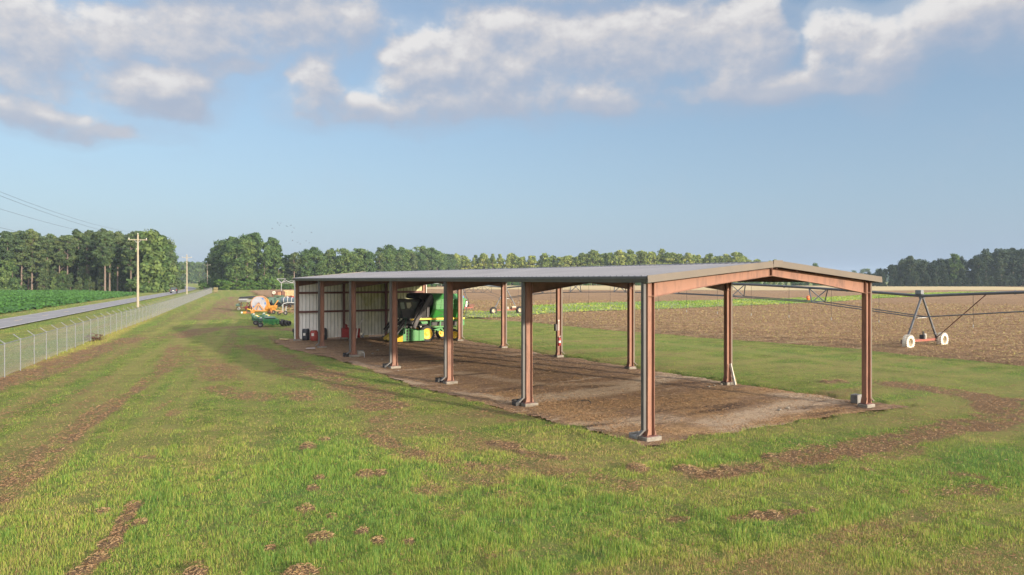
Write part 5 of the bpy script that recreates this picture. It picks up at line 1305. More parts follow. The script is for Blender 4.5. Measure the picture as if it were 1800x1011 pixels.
# distant roadside sign
q = pt(314.2, 499, 560); o = thing('roadside_sign', 'tiny white sign on a post by the far bend of the road', 'sign', (q.x, q.y, 0))
MB().tube((0, 0, -.2), (0, 0, 2.2), .06, 6).obj('post', M['galv'], o); MB().bx(-.75, .75, -.1, -.07, .9, 2.4).obj('sign_board', M['white'], o)
# straw bale at the fence end
q = at(379, 514); o = thing('straw_bale', 'large square straw bale standing at the far end of the fence', 'straw bale', (q.x, q.y, -.02), .4)
mb = MB(); mb.bx(-.85, .85, -.7, .7, 0, 1.15); mb.obj('bale_body', pmat('straw_bale', (.17, .14, .06), (.11, .095, .04), 6, .95, 0, .8, 20), o, bevel=.15)
mb = MB()
for x in (-.5, 0, .5): mb.bx(x - .012, x + .012, -.712, .712, -.005, 1.162)
mb.obj('twine', M['board'], o)
mb = MB(); mb.bx(-.80, .86, -.66, .66, 1.17, 1.95); mb.obj('top_bale', pmat('straw_bale_top', (.19, .16, .065), (.12, .105, .045), 6, .95, 0, .8, 20), o, bevel=.15)
# dark shrubs on the fence line
# ================================================================ BIRDS
bm_ = MB(); bm_.loft([[(-.05, -.3, 0), (.05, -.3, 0), (0, -.3, .04)], [(-.11, 0, -.02), (.11, 0, -.02), (0, 0, .12)], [(-.02, .35, 0), (.02, .35, 0), (0, .35, .03)]])
bm_.add([(.05, -.12, .06), (.05, .12, .06), (.75, .0, .28), (.72, -.16, .27)], [(0, 1, 2, 3)]); bm_.add([(.05, -.12, .045), (.05, .12, .045), (.75, .0, .265), (.72, -.16, .255)], [(0, 1, 2, 3)])
bm_.add([(-.05, -.12, .06), (-.05, .12, .06), (-.75, .0, .28), (-.72, -.16, .27)], [(0, 1, 2, 3)]); bm_.add([(-.05, -.12, .045), (-.05, .12, .045), (-.75, .0, .265), (-.72, -.16, .255)], [(0, 1, 2, 3)])
bme = bm_.mesh('bird', M['duct'])
for zx, zy in ((330, 135), (420, 138), (385, 210), (620, 235), (740, 212), (850, 295), (780, 428), (1390, 435), (795, 690), (960, 745), (1035, 800), (1330, 760), (1220, 700), (150, 310)):
    q = pt(470 + zx / 18, 385 + zy / 18, random.uniform(250, 300)); b = link('bird', bme); b.location = q; b.scale = (.75, .75, .75); b.rotation_euler = (random.uniform(-.3, .3), random.uniform(-.4, .4), random.uniform(0, 6))
    tag(b, 'tiny dark bird of the flock flying above the woods', 'bird', 'birds flying above the woods')
# ================================================================ TREES
def leaf_mat(name, dark, mid, light, trans=.3):
    m, t, p, out = new_mat(name)
    oi = t.add('ShaderNodeObjectInfo').outputs['Random']
    f = t.math('ADD', t.attr('tint'), t.math('MULTIPLY', t.math('SUBTRACT', oi, .5), .5))
    c = t.ramp(f, [(.1, dark), (.5, mid), (.9, light)])
    t.l.new(c, p.inputs['Base Color']); p.inputs['Roughness'].default_value = .7; p.inputs['Specular IOR Level'].default_value = .15
    tr = t.add('ShaderNodeBsdfTranslucent'); t.l.new(c, tr.inputs[0])
    mx = t.add('ShaderNodeMixShader', ins={0: trans}); t.l.new(p.outputs[0], mx.inputs[1]); t.l.new(tr.outputs[0], mx.inputs[2]); t.l.new(mx.outputs[0], out.inputs[0])
    return m
LM = {'pine': leaf_mat('pine_needles', (.040, .070, .030), (.075, .115, .044), (.13, .16, .056)),
      'broad': leaf_mat('broad_leaves', (.045, .085, .03), (.085, .145, .042), (.14, .19, .055)),
      'sunny': leaf_mat('yellow_green_leaves', (.10, .145, .035), (.20, .25, .055), (.33, .35, .09)),
      'dark': leaf_mat('cloud_shaded_leaves', (.028, .046, .028), (.045, .07, .038), (.075, .10, .046)),  # right-hand wood: cloud shade put into the leaf colour
      'shrub': leaf_mat('shrub_leaves', (.05, .11, .022), (.085, .17, .032), (.15, .23, .05))}
M['bark'] = pmat('grey_brown_bark', (.20, .15, .115), (.13, .095, .075), 3, .9, 0, .4, 8, stretch=(4, 4, .6))
M['palebark'] = pmat('pale_bark', (.36, .31, .25), (.26, .22, .18), 2, .9, 0, .3, 8, stretch=(4, 4, .6))
def leaves(cent, rad, nper, size, rng, flat=.7, core=None, outb=.9):
    """leaf quads around cluster centres"""
    k = len(cent); c = np.repeat(cent, nper, 0); r = np.repeat(rad, nper)
    d = rng.normal(size=(k * nper, 3)); d /= np.linalg.norm(d, axis=1)[:, None]
    rr = r * rng.random(k * nper) ** .45
    p = c + d * rr[:, None] * np.array([1, 1, flat])
    nrm = d * outb + rng.normal(size=p.shape) * .55 + np.array([0, 0, .35]); nrm /= np.linalg.norm(nrm, axis=1)[:, None]
    t1 = np.cross(nrm, rng.normal(size=p.shape)); t1 /= np.linalg.norm(t1, axis=1)[:, None]; t2 = np.cross(nrm, t1)
    s = size * rng.uniform(.6, 1.35, len(p))[:, None]
    V = np.stack([p + t1 * s, p + t2 * s * .62, p - t1 * s, p - t2 * s * .62], 1).reshape(-1, 3)
    ct = np.repeat(np.clip(rng.normal(.5, .16, k), 0, 1), nper); ti = np.clip(ct + rng.normal(0, .12, len(p)), 0, 1)
    return V, np.repeat(ti, 4)
def tree_proto(name, H, seed, kind, lm, bark, z0=.45, width=3.2, ncl=46, nper=62, size=.42, single=False, limbs=10):
    rng = np.random.default_rng(seed); rd = random.Random(seed)
    cent = []; rad = []
    lobes = [(rd.uniform(-.35, .35) * width, rd.uniform(-.35, .35) * width) for _ in range(4)]
    while len(cent) < ncl:
        u = rng.random(); z = z0 + (1 - z0) * u
        if kind == 'pine': w_ = width * (math.sin(math.pi * min(1, .18 + .86 * u)) ** .7) * (.55 + .6 * rng.random())
        elif kind == 'edge': w_ = width * (1.0 - .75 * u ** 1.8) * (.6 + .5 * rng.random())
        else: w_ = width * (math.sin(math.pi * min(1, .16 + .80 * u)) ** .55) * (.45 + .62 * rng.random())
        a = rng.uniform(0, 2 * math.pi); q = w_ * rng.random() ** .35
        l = lobes[rd.randrange(4)]
        
        if len(cent) % 9 == 0: q *= 1.22
        cent.append((q * math.cos(a) + l[0] * .6, q * math.sin(a) + l[1] * .6, z * H - (.7 if u > .93 else 0) + rng.uniform(-.5, .5))); rad.append(rng.uniform(.7, 1.6) * width / 3.2 * (.7 if len(cent) % 9 == 0 else 1))
    cent = np.array(cent); rad = np.array(rad)
    V, ti = leaves(cent, rad, nper, size, rng, .62 if kind == 'pine' else .8)
    n = len(V) // 4
    tb = MB(); r0 = H * .0135
    pts = [(0, 0, -.5)]; bend = (rd.uniform(-.5, .5), rd.uniform(-.5, .5)); top = .93 if kind == 'pine' else .8
    for i in range(1, 7): pts.append((bend[0] * (i / 6) ** 2, bend[1] * (i / 6) ** 2, H * top * i / 6))
    tb.path(pts, [r0 * 1.15, r0, r0 * .86, r0 * .72, r0 * .55, r0 * .36, r0 * .14], 7)
    for i in sorted(range(len(cent)), key=lambda i: cent[i][2])[::max(1, ncl // limbs)]:
        c = cent[i]; zb = max(H * .12, c[2] - np.hypot(c[0], c[1]) * .7 - .6); f = zb / (H * top); bx_, by_ = bend[0] * f * f, bend[1] * f * f
        if f < .97: tb.path([(bx_, by_, zb), ((c[0] + bx_) / 2, (c[1] + by_) / 2, (zb + c[2]) / 2 + .15), tuple(c)], [r0 * .42, r0 * .26, r0 * .08], 5)
    if single:
        nv = len(V); base = len(V)
        loops = np.concatenate([np.arange(nv), np.array([i + base for f in tb.f for i in f])]); fn = np.concatenate([np.full(n, 4), np.array([len(f) for f in tb.f])])
        VV = np.vstack([V, np.array(tb.v)])
        me = np_mesh(name, VV, fn, loops, [lm, bark], {'tint': np.concatenate([ti, np.full(len(tb.v), .5)])})
        mi = np.zeros(len(fn), np.int32); mi[n:] = 1; me.polygons.foreach_set('material_index', mi); me.update()
        return (me, H)
    crown = np_mesh('crown', V, np.full(n, 4), np.arange(4 * n), lm, {'tint': ti})
    return (tb.mesh('trunk', bark, True), crown, H)
PINES = [tree_proto('pine', 24, 100 + i, 'pine', LM['pine'], M['bark'], (.32, .45, .25, .5)[i], (3.4, 3.0, 3.6, 3.1)[i], 50, 66, .46) for i in range(4)]
EDGES = [tree_proto('edge', (20, 14, 17)[i], 200 + i, 'edge', LM['pine'] if i != 1 else LM['broad'], M['bark'], .03, (4.0, 3.6, 3.9)[i], 60, 62, .46) for i in range(3)]
BROAD = [tree_proto('broad', 24, 300 + i, 'broad', LM['broad'], M['palebark'] if i == 0 else M['bark'], (.3, .12, .08, .2)[i], (5.2, 5.4, 4.8, 4.4)[i], 62, 66, .50) for i in range(4)]
SUNNY = [tree_proto('sunny', 24, 400 + i, 'broad' if i else 'pine', LM['sunny'], M['bark'], .06, (3.9, 4.8, 4.4)[i], 50, 50, .62, True) for i in range(3)]
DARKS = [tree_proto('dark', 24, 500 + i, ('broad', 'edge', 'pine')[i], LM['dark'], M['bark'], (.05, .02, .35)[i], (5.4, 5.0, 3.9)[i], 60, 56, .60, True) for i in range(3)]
FARB = [tree_proto('far', 24, 600 + i, 'broad', LM['broad'], M['bark'], .05, 5.0, 48, 50, .7, True) for i in range(2)]
SHRUB = [tree_proto('shrub', 4.5, 700 + i, 'broad', LM['shrub'], M['bark'], .05, 2.3, 30, 50, .30, True) for i in range(2)]
def plant(name, proto, x, y, h, label, cat, group, wide=1.0):
    s = h / proto[-1]; rz = random.uniform(0, 6.28)
    if len(proto) == 2:
        o = link(name, proto[0])
    else:
        o = bpy.data.objects.new(name, None); C.objects.link(o)
        link('trunk', proto[0], o); link('crown', proto[1], o)
    o.location = (x, y, -.1); o.rotation_euler = (0, 0, rz); o.scale = (s * wide * random.uniform(.85, 1.15), s * wide * random.uniform(.85, 1.15), s)
    return tag(o, label, cat, group)
rnd = random.Random(5)
U = rnd.uniform
# --- pine wood left of the road
GP = 'tall pines of the wood left of the road'; LP = 'tall dark pine standing in the wood left of the road'
fr = [at(-130, 513), at(0, 513.2), at(120, 512.8), at(240, 512.2)]
def along(P, t_):
    L = [(P[i + 1] - P[i]).length for i in range(len(P) - 1)]; d = t_ * sum(L)
    for i, l in enumerate(L):
        if d <= l or i == len(L) - 1: return P[i].lerp(P[i + 1], min(1, d / l))
        d -= l
TOPL = [(-150, 415), (0, 413), (40, 408), (65, 410), (85, 413), (107, 418), (135, 409), (160, 411), (178, 408), (205, 412), (235, 409), (268, 409), (285, 418), (300, 436), (312, 455)]
def top_h(px, d, T):
    py = np.interp(px, [a for a, _ in T], [b for _, b in T]); return CAMZ + (HY - py) / F * d
for row in range(4):
    n = (24, 24, 22, 20)[row]
    for i in range(n):
        q = along(fr, (i + .5 + U(-.35, .35)) / n); x, y = q.x + U(-1, 1) - row * 1.2, q.y + 1 + row * 7 + U(-2.2, 2.2)
        if row and road_off(x, y) < RW + 9: continue
        px = CX + x / y * F; h = top_h(px, y, TOPL) * U(.93, 1.06) - (U(0, 3.5) if row == 0 and i % 2 else 0)
        plant('pine_tree', PINES[rnd.randrange(4)], x, y, h, LP, 'tree', GP, U(.95, 1.25))
for i in range(12):                                    # flank along the road
    for row in range(3):
        s = 225 + i * 9.5 + U(-2, 2); q = road_pt(s, RW + 7 + row * 7 + U(-1, 1.5))
        px = CX + q.x / q.y * F
        h = min(25, top_h(px, q.y, TOPL) * U(.95, 1.05))
        plant('pine_tree', (PINES if row else EDGES)[rnd.randrange(3)], q.x, q.y, h, LP, 'tree', GP, U(.9, 1.1))
for i in range(46):
    q = along(fr, (i + U(.1, .9)) / 46); x, y = q.x, q.y + 13 + U(-2, 2)
    if road_off(x, y) > RW + 8: plant('young_tree', EDGES[rnd.randrange(3)], x, y, U(10, 16), 'shaded bushy tree deep inside the pine wood left of the road', 'tree', 'shaded trees inside the pine wood', 1.2)
GE = 'young leafy trees filling the front of the pine wood'
for i in range(52):
    q = along(fr, (i + U(.1, .9)) / 52); px = CX + q.x / q.y * F
    if 30 < px < 75 and rnd.random() < .8: continue
    plant('young_tree', EDGES[rnd.randrange(3)], q.x, q.y - 1.5 + U(-1, 1), U(4, 12) * (1.25 if px < 30 or px > 190 else .95), 'bushy young tree at the field edge of the pine wood left of the road', 'tree', GE, U(.8, 1.1))
bare = [tree_proto('tall', 24, 160 + i, 'pine', LM['pine'], M['palebark'], .62, 3.2, 40, 66, .44) for i in range(2)]
for px, pyb, lab in ((50, 512.2, 'tall pine with a long bare pale trunk, left of a pair at the wood front'), (66, 511.8, 'tall pine with a thick bare pale trunk, right of a pair at the wood front'), (35, 511, 'pine with a slim bare trunk left of the pale-trunked pair'), (174, 511.6, 'pine whose thin pale trunk shows against the dark gap in the wood'), (144, 512, 'pine with a short pale trunk showing at its foot in mid wood')):
    q = at(px, pyb); plant('pine_tree', bare[rnd.randrange(2)], q.x, q.y - 2.5, top_h(px, q.y, TOPL), lab, 'tree', None, 1.05)
# --- mixed wood behind the yard, oblique edge running away to the right
GM = 'broad trees of the wood behind the parked implements'; LMX = 'broad green tree in the tall wood behind the parked implements'
TOPM = [(360, 440), (385, 432), (395, 420), (410, 414), (440, 413), (460, 420), (480, 420), (500, 433), (540, 434), (560, 438), (600, 436), (640, 437), (670, 434), (720, 432), (760, 437), (780, 446), (800, 448), (1400, 446)]
edge = [at(368, 508.5), at(405, 509.2), at(520, 508.5), at(640, 506.8), at(760, 504.2), at(800, 502.6)]
edge[0] = Vector((-168, 395, 0))
for row in range(3):
    n = (36, 34, 30)[row]
    for i in range(n):
        q = along(edge, (i + .5 + U(-.3, .3)) / n); x, y = q.x - row * 1.5 + U(-1, 1), q.y + 3 + row * 8 + U(-2, 2)
        px = CX + x / y * F
        if px < 378 and row == 0: continue
        h = top_h(px, y, TOPM) * U(.84, 1.05) - (U(0, 5) if row == 0 else 0)
        plant('broadleaf_tree', (BROAD if rnd.random() < .8 else PINES)[rnd.randrange(1, 4)], x, y, h, LMX, 'tree', GM, U(.9, 1.2))
for i in range(60):
    q = along(edge, .03 + (i + U(.1, .9)) / 60 * .97); plant('young_tree', EDGES[rnd.randrange(3)], q.x - 1, q.y + 12 + U(-2, 2), U(9, 16), 'shaded bushy tree deep inside the mixed wood behind the yard', 'tree', 'shaded trees inside the mixed wood', 1.3)
q = at(421, 509); plant('broadleaf_tree', BROAD[0], q.x, q.y - 4, 22, 'broad tree with a forked pale trunk at the left end of the mixed wood', 'tree', None, 1.2)
for px, pyt in ((404, 415), (438, 413), (477, 419)):
    q = at(px, 508); plant('broadleaf_tree', BROAD[1 + rnd.randrange(3)], q.x, q.y + 3, CAMZ + (HY - pyt) / F * q.y + .5, {404: 'tallest tree at the left end of the wood behind the yard', 438: 'wide-topped tall tree right of the leftmost tall one behind the yard', 477: 'narrow pointed tree right of the gap in the skyline behind the yard'}[px], 'tree', None, 1.0)
GS = 'bright shrubs along the foot of the wood behind the yard'
for i in range(58):
    t_ = (i + U(0, .9)) / 58; q = along(edge, .04 + t_ * .72); plant('shrub', SHRUB[rnd.randrange(2)], q.x + U(-1, 1), q.y - 5 + U(-2.5, 2), U(2.8, 5.6), 'bright green shrub at the foot of the wood behind the yard', 'shrub', GS, U(.9, 1.5))
# dead snags
for px, py, d, h, lab in ((694, 478, 520, 13, 'bare grey snag in front of the wood above the shed roof'), (776, 470, 560, 19, 'dead tree with pale bare limbs at the step in the tree line')):
    q = pt(px, py, d); mb = MB(); rd = random.Random(px)
    mb.path([(0, 0, -.3), (.1, 0, h * .4), (-.2, 0, h * .75), (.1, 0, h)], [.32, .26, .16, .05], 6)
    for i in range(9):
        z = h * U(.4, .92); a_ = U(0, 6.28); l = U(1.2, 3.2); mb.path([(0, 0, z), (l * .5 * math.cos(a_), l * .5 * math.sin(a_), z + l * .45), (l * math.cos(a_), l * math.sin(a_), z + l * .6)], [.12, .08, .03], 5)
    o = mb.obj('dead_tree', M['palebark'], None, True); o.location = (q.x, q.y - 12, 0); tag(o, lab, 'dead tree')
# --- sunlit tree line beyond the field
GL = 'sunlit trees in the line beyond the ploughed field'; LL = 'sunlit yellow-green tree in the long line beyond the ploughed field'
TOPS = [(780, 449), (830, 447), (900, 447), (960, 448), (1020, 447), (1035, 443), (1060, 442), (1110, 441), (1180, 440), (1200, 443), (1300, 446), (1335, 449), (1400, 455)]
for row in range(3):
    for i in range(62):
        x = -62 + i * 4.42 + U(-1.8, 1.8); y = 588 + row * 9 + U(-3, 3); px = CX + x / y * F
        if px > 1312: continue
        h = top_h(px, y, TOPS) * U(.84, 1.06) * (1 - .06 * row)
        plant('leafy_tree', SUNNY[(0 if px < 1020 and rnd.random() < .6 else 1 + rnd.randrange(2))], x, y, h, LL, 'tree', GL, U(.85, 1.15))
for px, py, h, lab in ((1331, 455, None, 'round tree standing apart at the right end of the sunlit line'), (1318, 456, None, 'first of the loose trees past the dense sunlit line'), (1353, 459, None, 'small tree just left of the roof ridge'), (1362, 457, None, 'last tree of the sunlit line, at the roof ridge'), (1435, 462, None, 'lone dark tree on the horizon right of the roof ridge'), (1447, 472, None, 'low bush beside the lone horizon tree')):
    d = 600; plant('leafy_tree', SUNNY[1 + rnd.randrange(2)] if px < 1400 else FARB[0], (px - CX) / F * d, d, CAMZ + (HY - py) / F * d, lab, 'tree', None, .95)
# undergrowth at the foot of the sunlit line, seen under the roof
for i in range(80):
    x = -30 + i * 4.4 + U(-2, 2); plant('shrub', SHRUB[rnd.randrange(2)], x, 577 + U(-2, 3), U(2.0, 5.0), 'low shrub at the foot of the sunlit tree line beyond the field', 'shrub', 'low shrubs at the foot of the sunlit tree line', U(1, 1.7))
# --- dark wood on the right
GD = 'dark trees of the wood at the right edge'; LD = 'tree with darkened leaves in the wood at the right edge'
TOPD = [(1530, 478), (1545, 474), (1560, 468), (1580, 460), (1600, 451), (1612, 456), (1640, 459), (1660, 450), (1680, 448), (1692, 456), (1712, 451), (1726, 444), (1750, 434), (1790, 432), (1830, 434), (1900, 436)]
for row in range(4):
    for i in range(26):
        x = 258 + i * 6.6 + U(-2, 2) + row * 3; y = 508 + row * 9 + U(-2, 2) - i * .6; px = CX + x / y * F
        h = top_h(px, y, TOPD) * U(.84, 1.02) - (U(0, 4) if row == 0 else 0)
        plant('dark_wood_tree', DARKS[rnd.randrange(2) if row < 2 else rnd.randrange(3)], x, y, max(6, h), LD, 'tree', GD, U(.85, 1.2))
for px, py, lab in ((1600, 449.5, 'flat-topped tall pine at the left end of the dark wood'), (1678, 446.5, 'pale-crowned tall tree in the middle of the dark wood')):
    d = 503; plant('dark_wood_tree', DARKS[2] if px == 1600 else FARB[1], (px - CX) / F * d, d, CAMZ + (HY - py) / F * d, lab, 'tree', None, 1.0)
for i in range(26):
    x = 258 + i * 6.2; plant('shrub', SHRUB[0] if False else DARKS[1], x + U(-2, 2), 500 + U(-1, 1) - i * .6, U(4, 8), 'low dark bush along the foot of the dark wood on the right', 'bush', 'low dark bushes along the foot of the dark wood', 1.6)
# --- far woods: behind the bend of the road and low on the right horizon
GF = 'hazy far trees behind the bend of the road'
TOPF = [(270, 470), (300, 466), (330, 459), (350, 460), (380, 464), (420, 470)]
for row in range(3):
    for i in range(22):
        x = -455 + i * 5.6 + U(-2, 2) + 60 * (row == 9); y = 880 + row * 12 + U(-4, 4); px = CX + x / y * F
        plant('distant_tree', FARB[rnd.randrange(2)], x, y, top_h(px, y, TOPF) * U(.88, 1.04), 'hazy far tree in the woods behind the bend of the road', 'tree', GF, U(.9, 1.2))
GH = 'tiny trees on the right horizon'
for i in range(40):
    x = 430 + i * 11 + U(-3, 3); y = 1150 + U(-10, 10); px = CX + x / y * F
    plant('distant_tree', FARB[rnd.randrange(2)], x, y, CAMZ + (HY - np.interp(px, [1370, 1480, 1530, 1900], [484, 477, 471, 470])) / F * y * U(.9, 1.05), 'tiny hazy tree in the strip of woods on the right horizon', 'tree', GH, 1.3)
for i in range(14):
    x = -70 + i * 5; y = 660
LM['dead'] = leaf_mat('dead_brown_leaves', (.07, .035, .03), (.13, .07, .055), (.2, .12, .08))
DEAD = tree_proto('dead_shrub', .75, 760, 'broad', LM['dead'], M['bark'], .05, .75, 26, 40, .07, True)
q = at(166, 598); plant('dead_shrub', DEAD, q.x, q.y, .42, 'small reddish-brown dead shrub growing against the fence', 'shrub', None, 1.9)
plant('bush', SHRUB[0], -151, 352, 3.2, 'dark bush beside the road left of the fence end', 'bush', None, 1.6)
plant('bush', SHRUB[1], -160, 372, 3.6, 'dark bush under the third utility pole', 'bush', None, 1.6)
# ================================================================ CAMERA, SUN, SKY
SUN_AZ = math.atan2(-.68, .734); SUN_EL = math.radians(11.3)
sd = Vector((math.cos(SUN_AZ) * math.cos(SUN_EL), math.sin(SUN_AZ) * math.cos(SUN_EL), math.sin(SUN_EL)))
sl = bpy.data.lights.new('sun', 'SUN'); sl.energy = 3.7; sl.angle = math.radians(1.4); sl.color = (1, .87, .70)
so = bpy.data.objects.new('sun', sl); C.objects.link(so)
so.rotation_euler = (-sd).to_track_quat('-Z', 'Y').to_euler(); so.location = (30, -30, 40)
w = bpy.data.worlds.new('World'); bpy.context.scene.world = w; w.use_nodes = True
t = NT(w.node_tree); t.n.clear()
out = t.add('ShaderNodeOutputWorld')
sky = t.add('ShaderNodeTexSky', sky_type='NISHITA', sun_disc=False, sun_elevation=SUN_EL, sun_rotation=math.pi / 2 - SUN_AZ, air_density=1.0, dust_density=.4, ozone_density=1.6, altitude=0)
hz_ = t.math('POWER', t.math('SUBTRACT', 1.0, t.math('ABSOLUTE', t.add('ShaderNodeSeparateXYZ', ins={0: t.add('ShaderNodeTexCoord').outputs['Generated']}).outputs[2]), clamp=True), 5.0)
skyc = t.mix(t.math('MULTIPLY_ADD', hz_, .66, .30), sky.outputs[0], (1.55, 2.14, 3.12))
sd0 = t.add('ShaderNodeVectorMath', operation='DOT_PRODUCT', ins={0: t.add('ShaderNodeTexCoord').outputs['Generated'], 1: tuple(sd)}).outputs['Value']
skyc = t.mix(t.math('MULTIPLY', t.math('POWER', t.math('MAXIMUM', sd0, 0.0), 1.5), .9), skyc, (13.0, 11.2, 9.0))
bg = t.add('ShaderNodeBackground', ins={0: skyc, 1: .098})
# --- clouds: ellipses in azimuth and elevation, edges broken by noise
CL = [(30, 70, 170, 95, 1.1), (215, 55, 120, 60, 1.05), (370, 48, 150, 72, 1.1), (520, 35, 150, 62, 1.1), (630, 30, 80, 32, .85), (270, 148, 120, 55, 1.1), (180, 120, 90, 60, .7), (305, 190, 75, 28, 1), (50, 190, 130, 32, 1), (150, 222, 140, 22, .9), (415, 122, 60, 24, .8),
      (552, 132, 55, 44, 1.0), (600, 172, 80, 30, .85), (650, 196, 130, 26, .8), (760, 105, 80, 75, 1.1), (850, 100, 150, 85, 1.1), (970, 90, 150, 80, 1.1), (1080, 60, 130, 70, 1.05), (1010, 165, 150, 32, .8), (830, 170, 150, 45, 1),
      (1200, 80, 110, 80, 1.05), (1290, 90, 110, 85, 1.1), (1340, 60, 60, 70, 1), (1300, 155, 170, 36, 1), (1475, 85, 55, 65, 1), (1560, 95, 110, 60, 1.05), (1680, 45, 120, 62, 1.05), (1790, 20, 110, 70, 1.1), (1480, 140, 140, 26, .9), (1010, -60, 420, 60, 1.1), (300, -70, 420, 60, 1.1)]
def cloud_group():
    ng = bpy.data.node_groups.new('cloud_density', 'ShaderNodeTree')
    ng.interface.new_socket('P', in_out='INPUT', socket_type='NodeSocketVector'); ng.interface.new_socket('D', in_out='OUTPUT', socket_type='NodeSocketFloat')
    g = NT(ng); gi = g.add('NodeGroupInput'); go = g.add('NodeGroupOutput'); P = gi.outputs[0]
    sc = g.add('ShaderNodeVectorMath', operation='MULTIPLY', ins={0: P, 1: (1, 1.35, 1)}).outputs[0]
    wn = g.add('ShaderNodeTexNoise', ins={'Vector': sc, 'Scale': 9.0, 'Detail': 3, 'Roughness': .5}).outputs['Color']
    wv = g.add('ShaderNodeVectorMath', operation='MULTIPLY', ins={0: g.add('ShaderNodeVectorMath', operation='SUBTRACT', ins={0: wn, 1: (.5, .5, .5)}).outputs[0], 1: (.10, .06, 0)}).outputs[0]
    Q = g.add('ShaderNodeVectorMath', operation='ADD', ins={0: P, 1: wv}).outputs[0]
    acc = None
    for cx, cy, a, b, wt in CL:
        u = math.atan((cx - CX) / F); v = math.atan((HY - cy) / F * math.cos(u))
        ru, rv = a / F * math.cos(u) ** 2 * 1.12, b / F * math.cos(u) * 1.12
        d = g.add('ShaderNodeVectorMath', operation='MULTIPLY_ADD', ins={0: Q, 1: (1 / ru, 1 / rv, 0), 2: (-u / ru, -v / rv, 0)}).outputs[0]
        l = g.add('ShaderNodeVectorMath', operation='DOT_PRODUCT', ins={0: d, 1: d}).outputs['Value']
        e = g.math('SUBTRACT', wt, g.math('MULTIPLY', l, wt))
        acc = e if acc is None else g.math('SMOOTH_MAX', acc, e, .35)
    acc = g.math('MAXIMUM', acc, -1.2)
    sep = g.add('ShaderNodeSeparateXYZ', ins={0: P})
    up = g.add('ShaderNodeMapRange', interpolation_type='SMOOTHSTEP', ins={0: sep.outputs[1], 1: .40, 2: .62, 3: -1.5, 4: .35}).outputs[0]
    side = g.add('ShaderNodeMapRange', interpolation_type='SMOOTHSTEP', ins={0: g.math('ABSOLUTE', sep.outputs[0]), 1: .75, 2: 1.15, 3: -1.5, 4: -.02}).outputs[0]
    low = g.add('ShaderNodeMapRange', interpolation_type='SMOOTHSTEP', ins={0: sep.outputs[1], 1: .02, 2: .2, 3: -1.5, 4: 0.0}).outputs[0]
    acc = g.math('MAXIMUM', acc, g.math('MAXIMUM', up, g.math('ADD', side, low)))  # cloud cover added out of view, overhead and sideways, to lift the shadows
    f1 = g.noise(sc, 10, 9, .57); f2 = g.noise(sc, 46, 6, .6)
    tot = g.math('ADD', acc, g.math('ADD', g.math('MULTIPLY', g.math('SUBTRACT', f1, .5), 2.5), g.math('MULTIPLY', g.math('SUBTRACT', f2, .5), .4)))
    g.l.new(tot, go.inputs[0]); return ng
ng = cloud_group()
dirv = t.add('ShaderNodeTexCoord').outputs['Generated']
sx = t.add('ShaderNodeSeparateXYZ', ins={0: dirv})
az = t.math('ARCTAN2', sx.outputs[0], sx.outputs[1]); el = t.math('ARCSINE', sx.outputs[2])
P = t.add('ShaderNodeCombineXYZ', ins={0: az, 1: el, 2: 0.0}).outputs[0]
def dens(off):
    q = P if off is None else t.add('ShaderNodeVectorMath', operation='ADD', ins={0: P, 1: off}).outputs[0]
    n = t.add('ShaderNodeGroup', node_tree=ng); t.l.new(q, n.inputs[0]); return n.outputs[0]
D0 = dens(None); D1 = dens((-.010, .019, 0))
lit = t.add('ShaderNodeMapRange', interpolation_type='SMOOTHSTEP', ins={0: t.math('SUBTRACT', D0, D1), 1: -.55, 2: .75, 3: 0.0, 4: 1.0}).outputs[0]
cov1 = t.add('ShaderNodeMapRange', interpolation_type='SMOOTHSTEP', ins={0: D0, 1: -.14, 2: .62, 3: 0.0, 4: 1.0}).outputs[0]
cov2 = t.add('ShaderNodeMapRange', interpolation_type='SMOOTHSTEP', ins={0: D0, 1: -.35, 2: 1.0, 3: 0.0, 4: 1.0}).outputs[0]
cov = t.math('ADD', t.math('MULTIPLY', cov1, lit), t.math('MULTIPLY', cov2, t.math('SUBTRACT', 1.0, lit)))
cov3 = t.add('ShaderNodeMapRange', interpolation_type='SMOOTHSTEP', ins={0: D0, 1: -1.3, 2: .5, 3: 0.0, 4: .34}).outputs[0]
cov = t.math('MAXIMUM', cov, cov3)
thick = t.add('ShaderNodeMapRange', ins={0: D1, 1: -.2, 2: 1.6, 3: 0.0, 4: 1.0}).outputs[0]
lit = t.math('MULTIPLY', lit, t.math('MULTIPLY_ADD', thick, -.45, 1.1), clamp=True)
CS = CLOUD_STRENGTH = 1.0
D2 = dens((.006, -.026, 0))
lit = t.math('MULTIPLY', lit, t.add('ShaderNodeMapRange', interpolation_type='SMOOTHSTEP', ins={0: D2, 1: -.5, 2: .75, 3: .30, 4: 1.0}).outputs[0])
ccol = t.ramp(lit, [(.0, (.36, .41, .51)), (.3, (.46, .48, .54)), (.62, (.56, .55, .57)), (.98, (.71, .69, .68))])
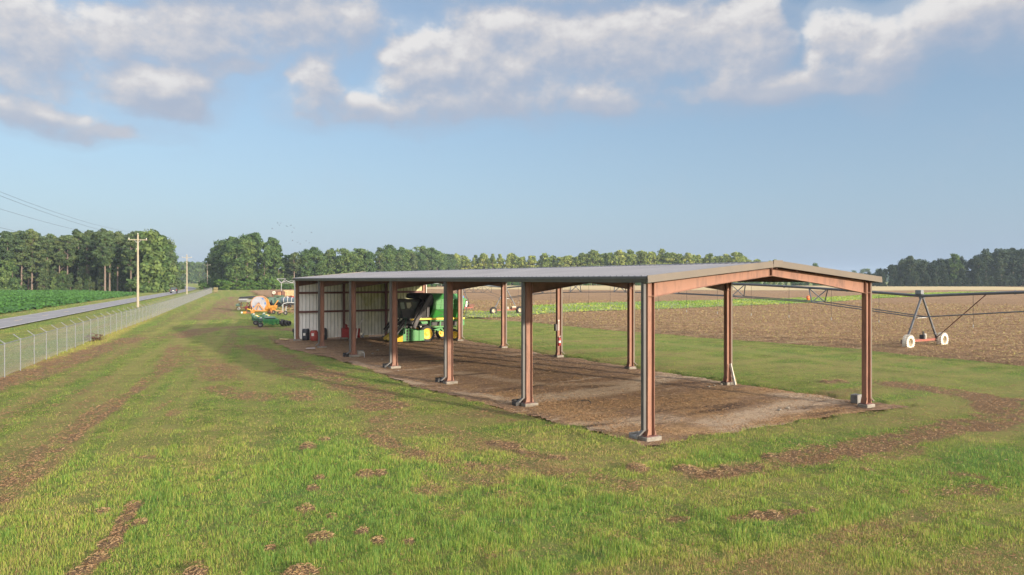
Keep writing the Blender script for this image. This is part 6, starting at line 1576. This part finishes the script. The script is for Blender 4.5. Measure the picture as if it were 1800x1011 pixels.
sdot = t.add('ShaderNodeVectorMath', operation='DOT_PRODUCT', ins={0: dirv, 1: tuple(sd)}).outputs['Value']
glow = t.math('MULTIPLY_ADD', t.math('POWER', t.math('MAXIMUM', sdot, 0.0), 1.6), 5.5, .58)
glow = t.math('ADD', glow, t.add('ShaderNodeMapRange', interpolation_type='SMOOTHSTEP', ins={0: sx.outputs[2], 1: .45, 2: .75, 3: 0.0, 4: 1.0}).outputs[0])  # unseen overhead clouds brightened further for ambient fill
cbg = t.add('ShaderNodeBackground', ins={0: ccol}); t.l.new(glow, cbg.inputs[1])
ms_ = t.add('ShaderNodeMixShader', ins={0: t.math('MULTIPLY', cov, .93)}); t.l.new(bg.outputs[0], ms_.inputs[1]); t.l.new(cbg.outputs[0], ms_.inputs[2])
t.l.new(ms_.outputs[0], out.inputs[0])
# --- the morning air
hm = bpy.data.materials.new('haze'); hm.use_nodes = True; ht = NT(hm.node_tree); ht.n.clear()
ho = ht.add('ShaderNodeOutputMaterial'); hv = ht.add('ShaderNodeVolumePrincipled', ins={'Color': (.72, .87, 1, 1), 'Density': .00013, 'Anisotropy': 0.0}); ht.l.new(hv.outputs[0], ho.inputs['Volume'])
mb = MB(); mb.bx(-2000, 2000, -2000, 2000, -1.6, 36); hz = mb.obj('haze', hm); tag(hz, kind='stuff')
cam = bpy.data.cameras.new('camera'); co = bpy.data.objects.new('camera', cam); C.objects.link(co)
cam.sensor_width = 36; cam.lens = 36 * F / 1800; cam.shift_y = -(505.5 - HY) / 1800; cam.clip_end = 6000; cam.clip_start = .1
co.location = (0, 0, CAMZ); co.rotation_euler = (math.pi / 2, 0, 0)
S = bpy.context.scene; S.camera = co
S.view_settings.view_transform = 'Standard'; S.view_settings.look = 'None'; S.view_settings.gamma = 1; S.view_settings.exposure = 1.0
S.cycles.max_bounces = 6; S.cycles.diffuse_bounces = 3; S.cycles.glossy_bounces = 2; S.cycles.transmission_bounces = 4; S.cycles.transparent_max_bounces = 8
S.cycles.use_denoising = True
S.cycles.use_adaptive_sampling = False
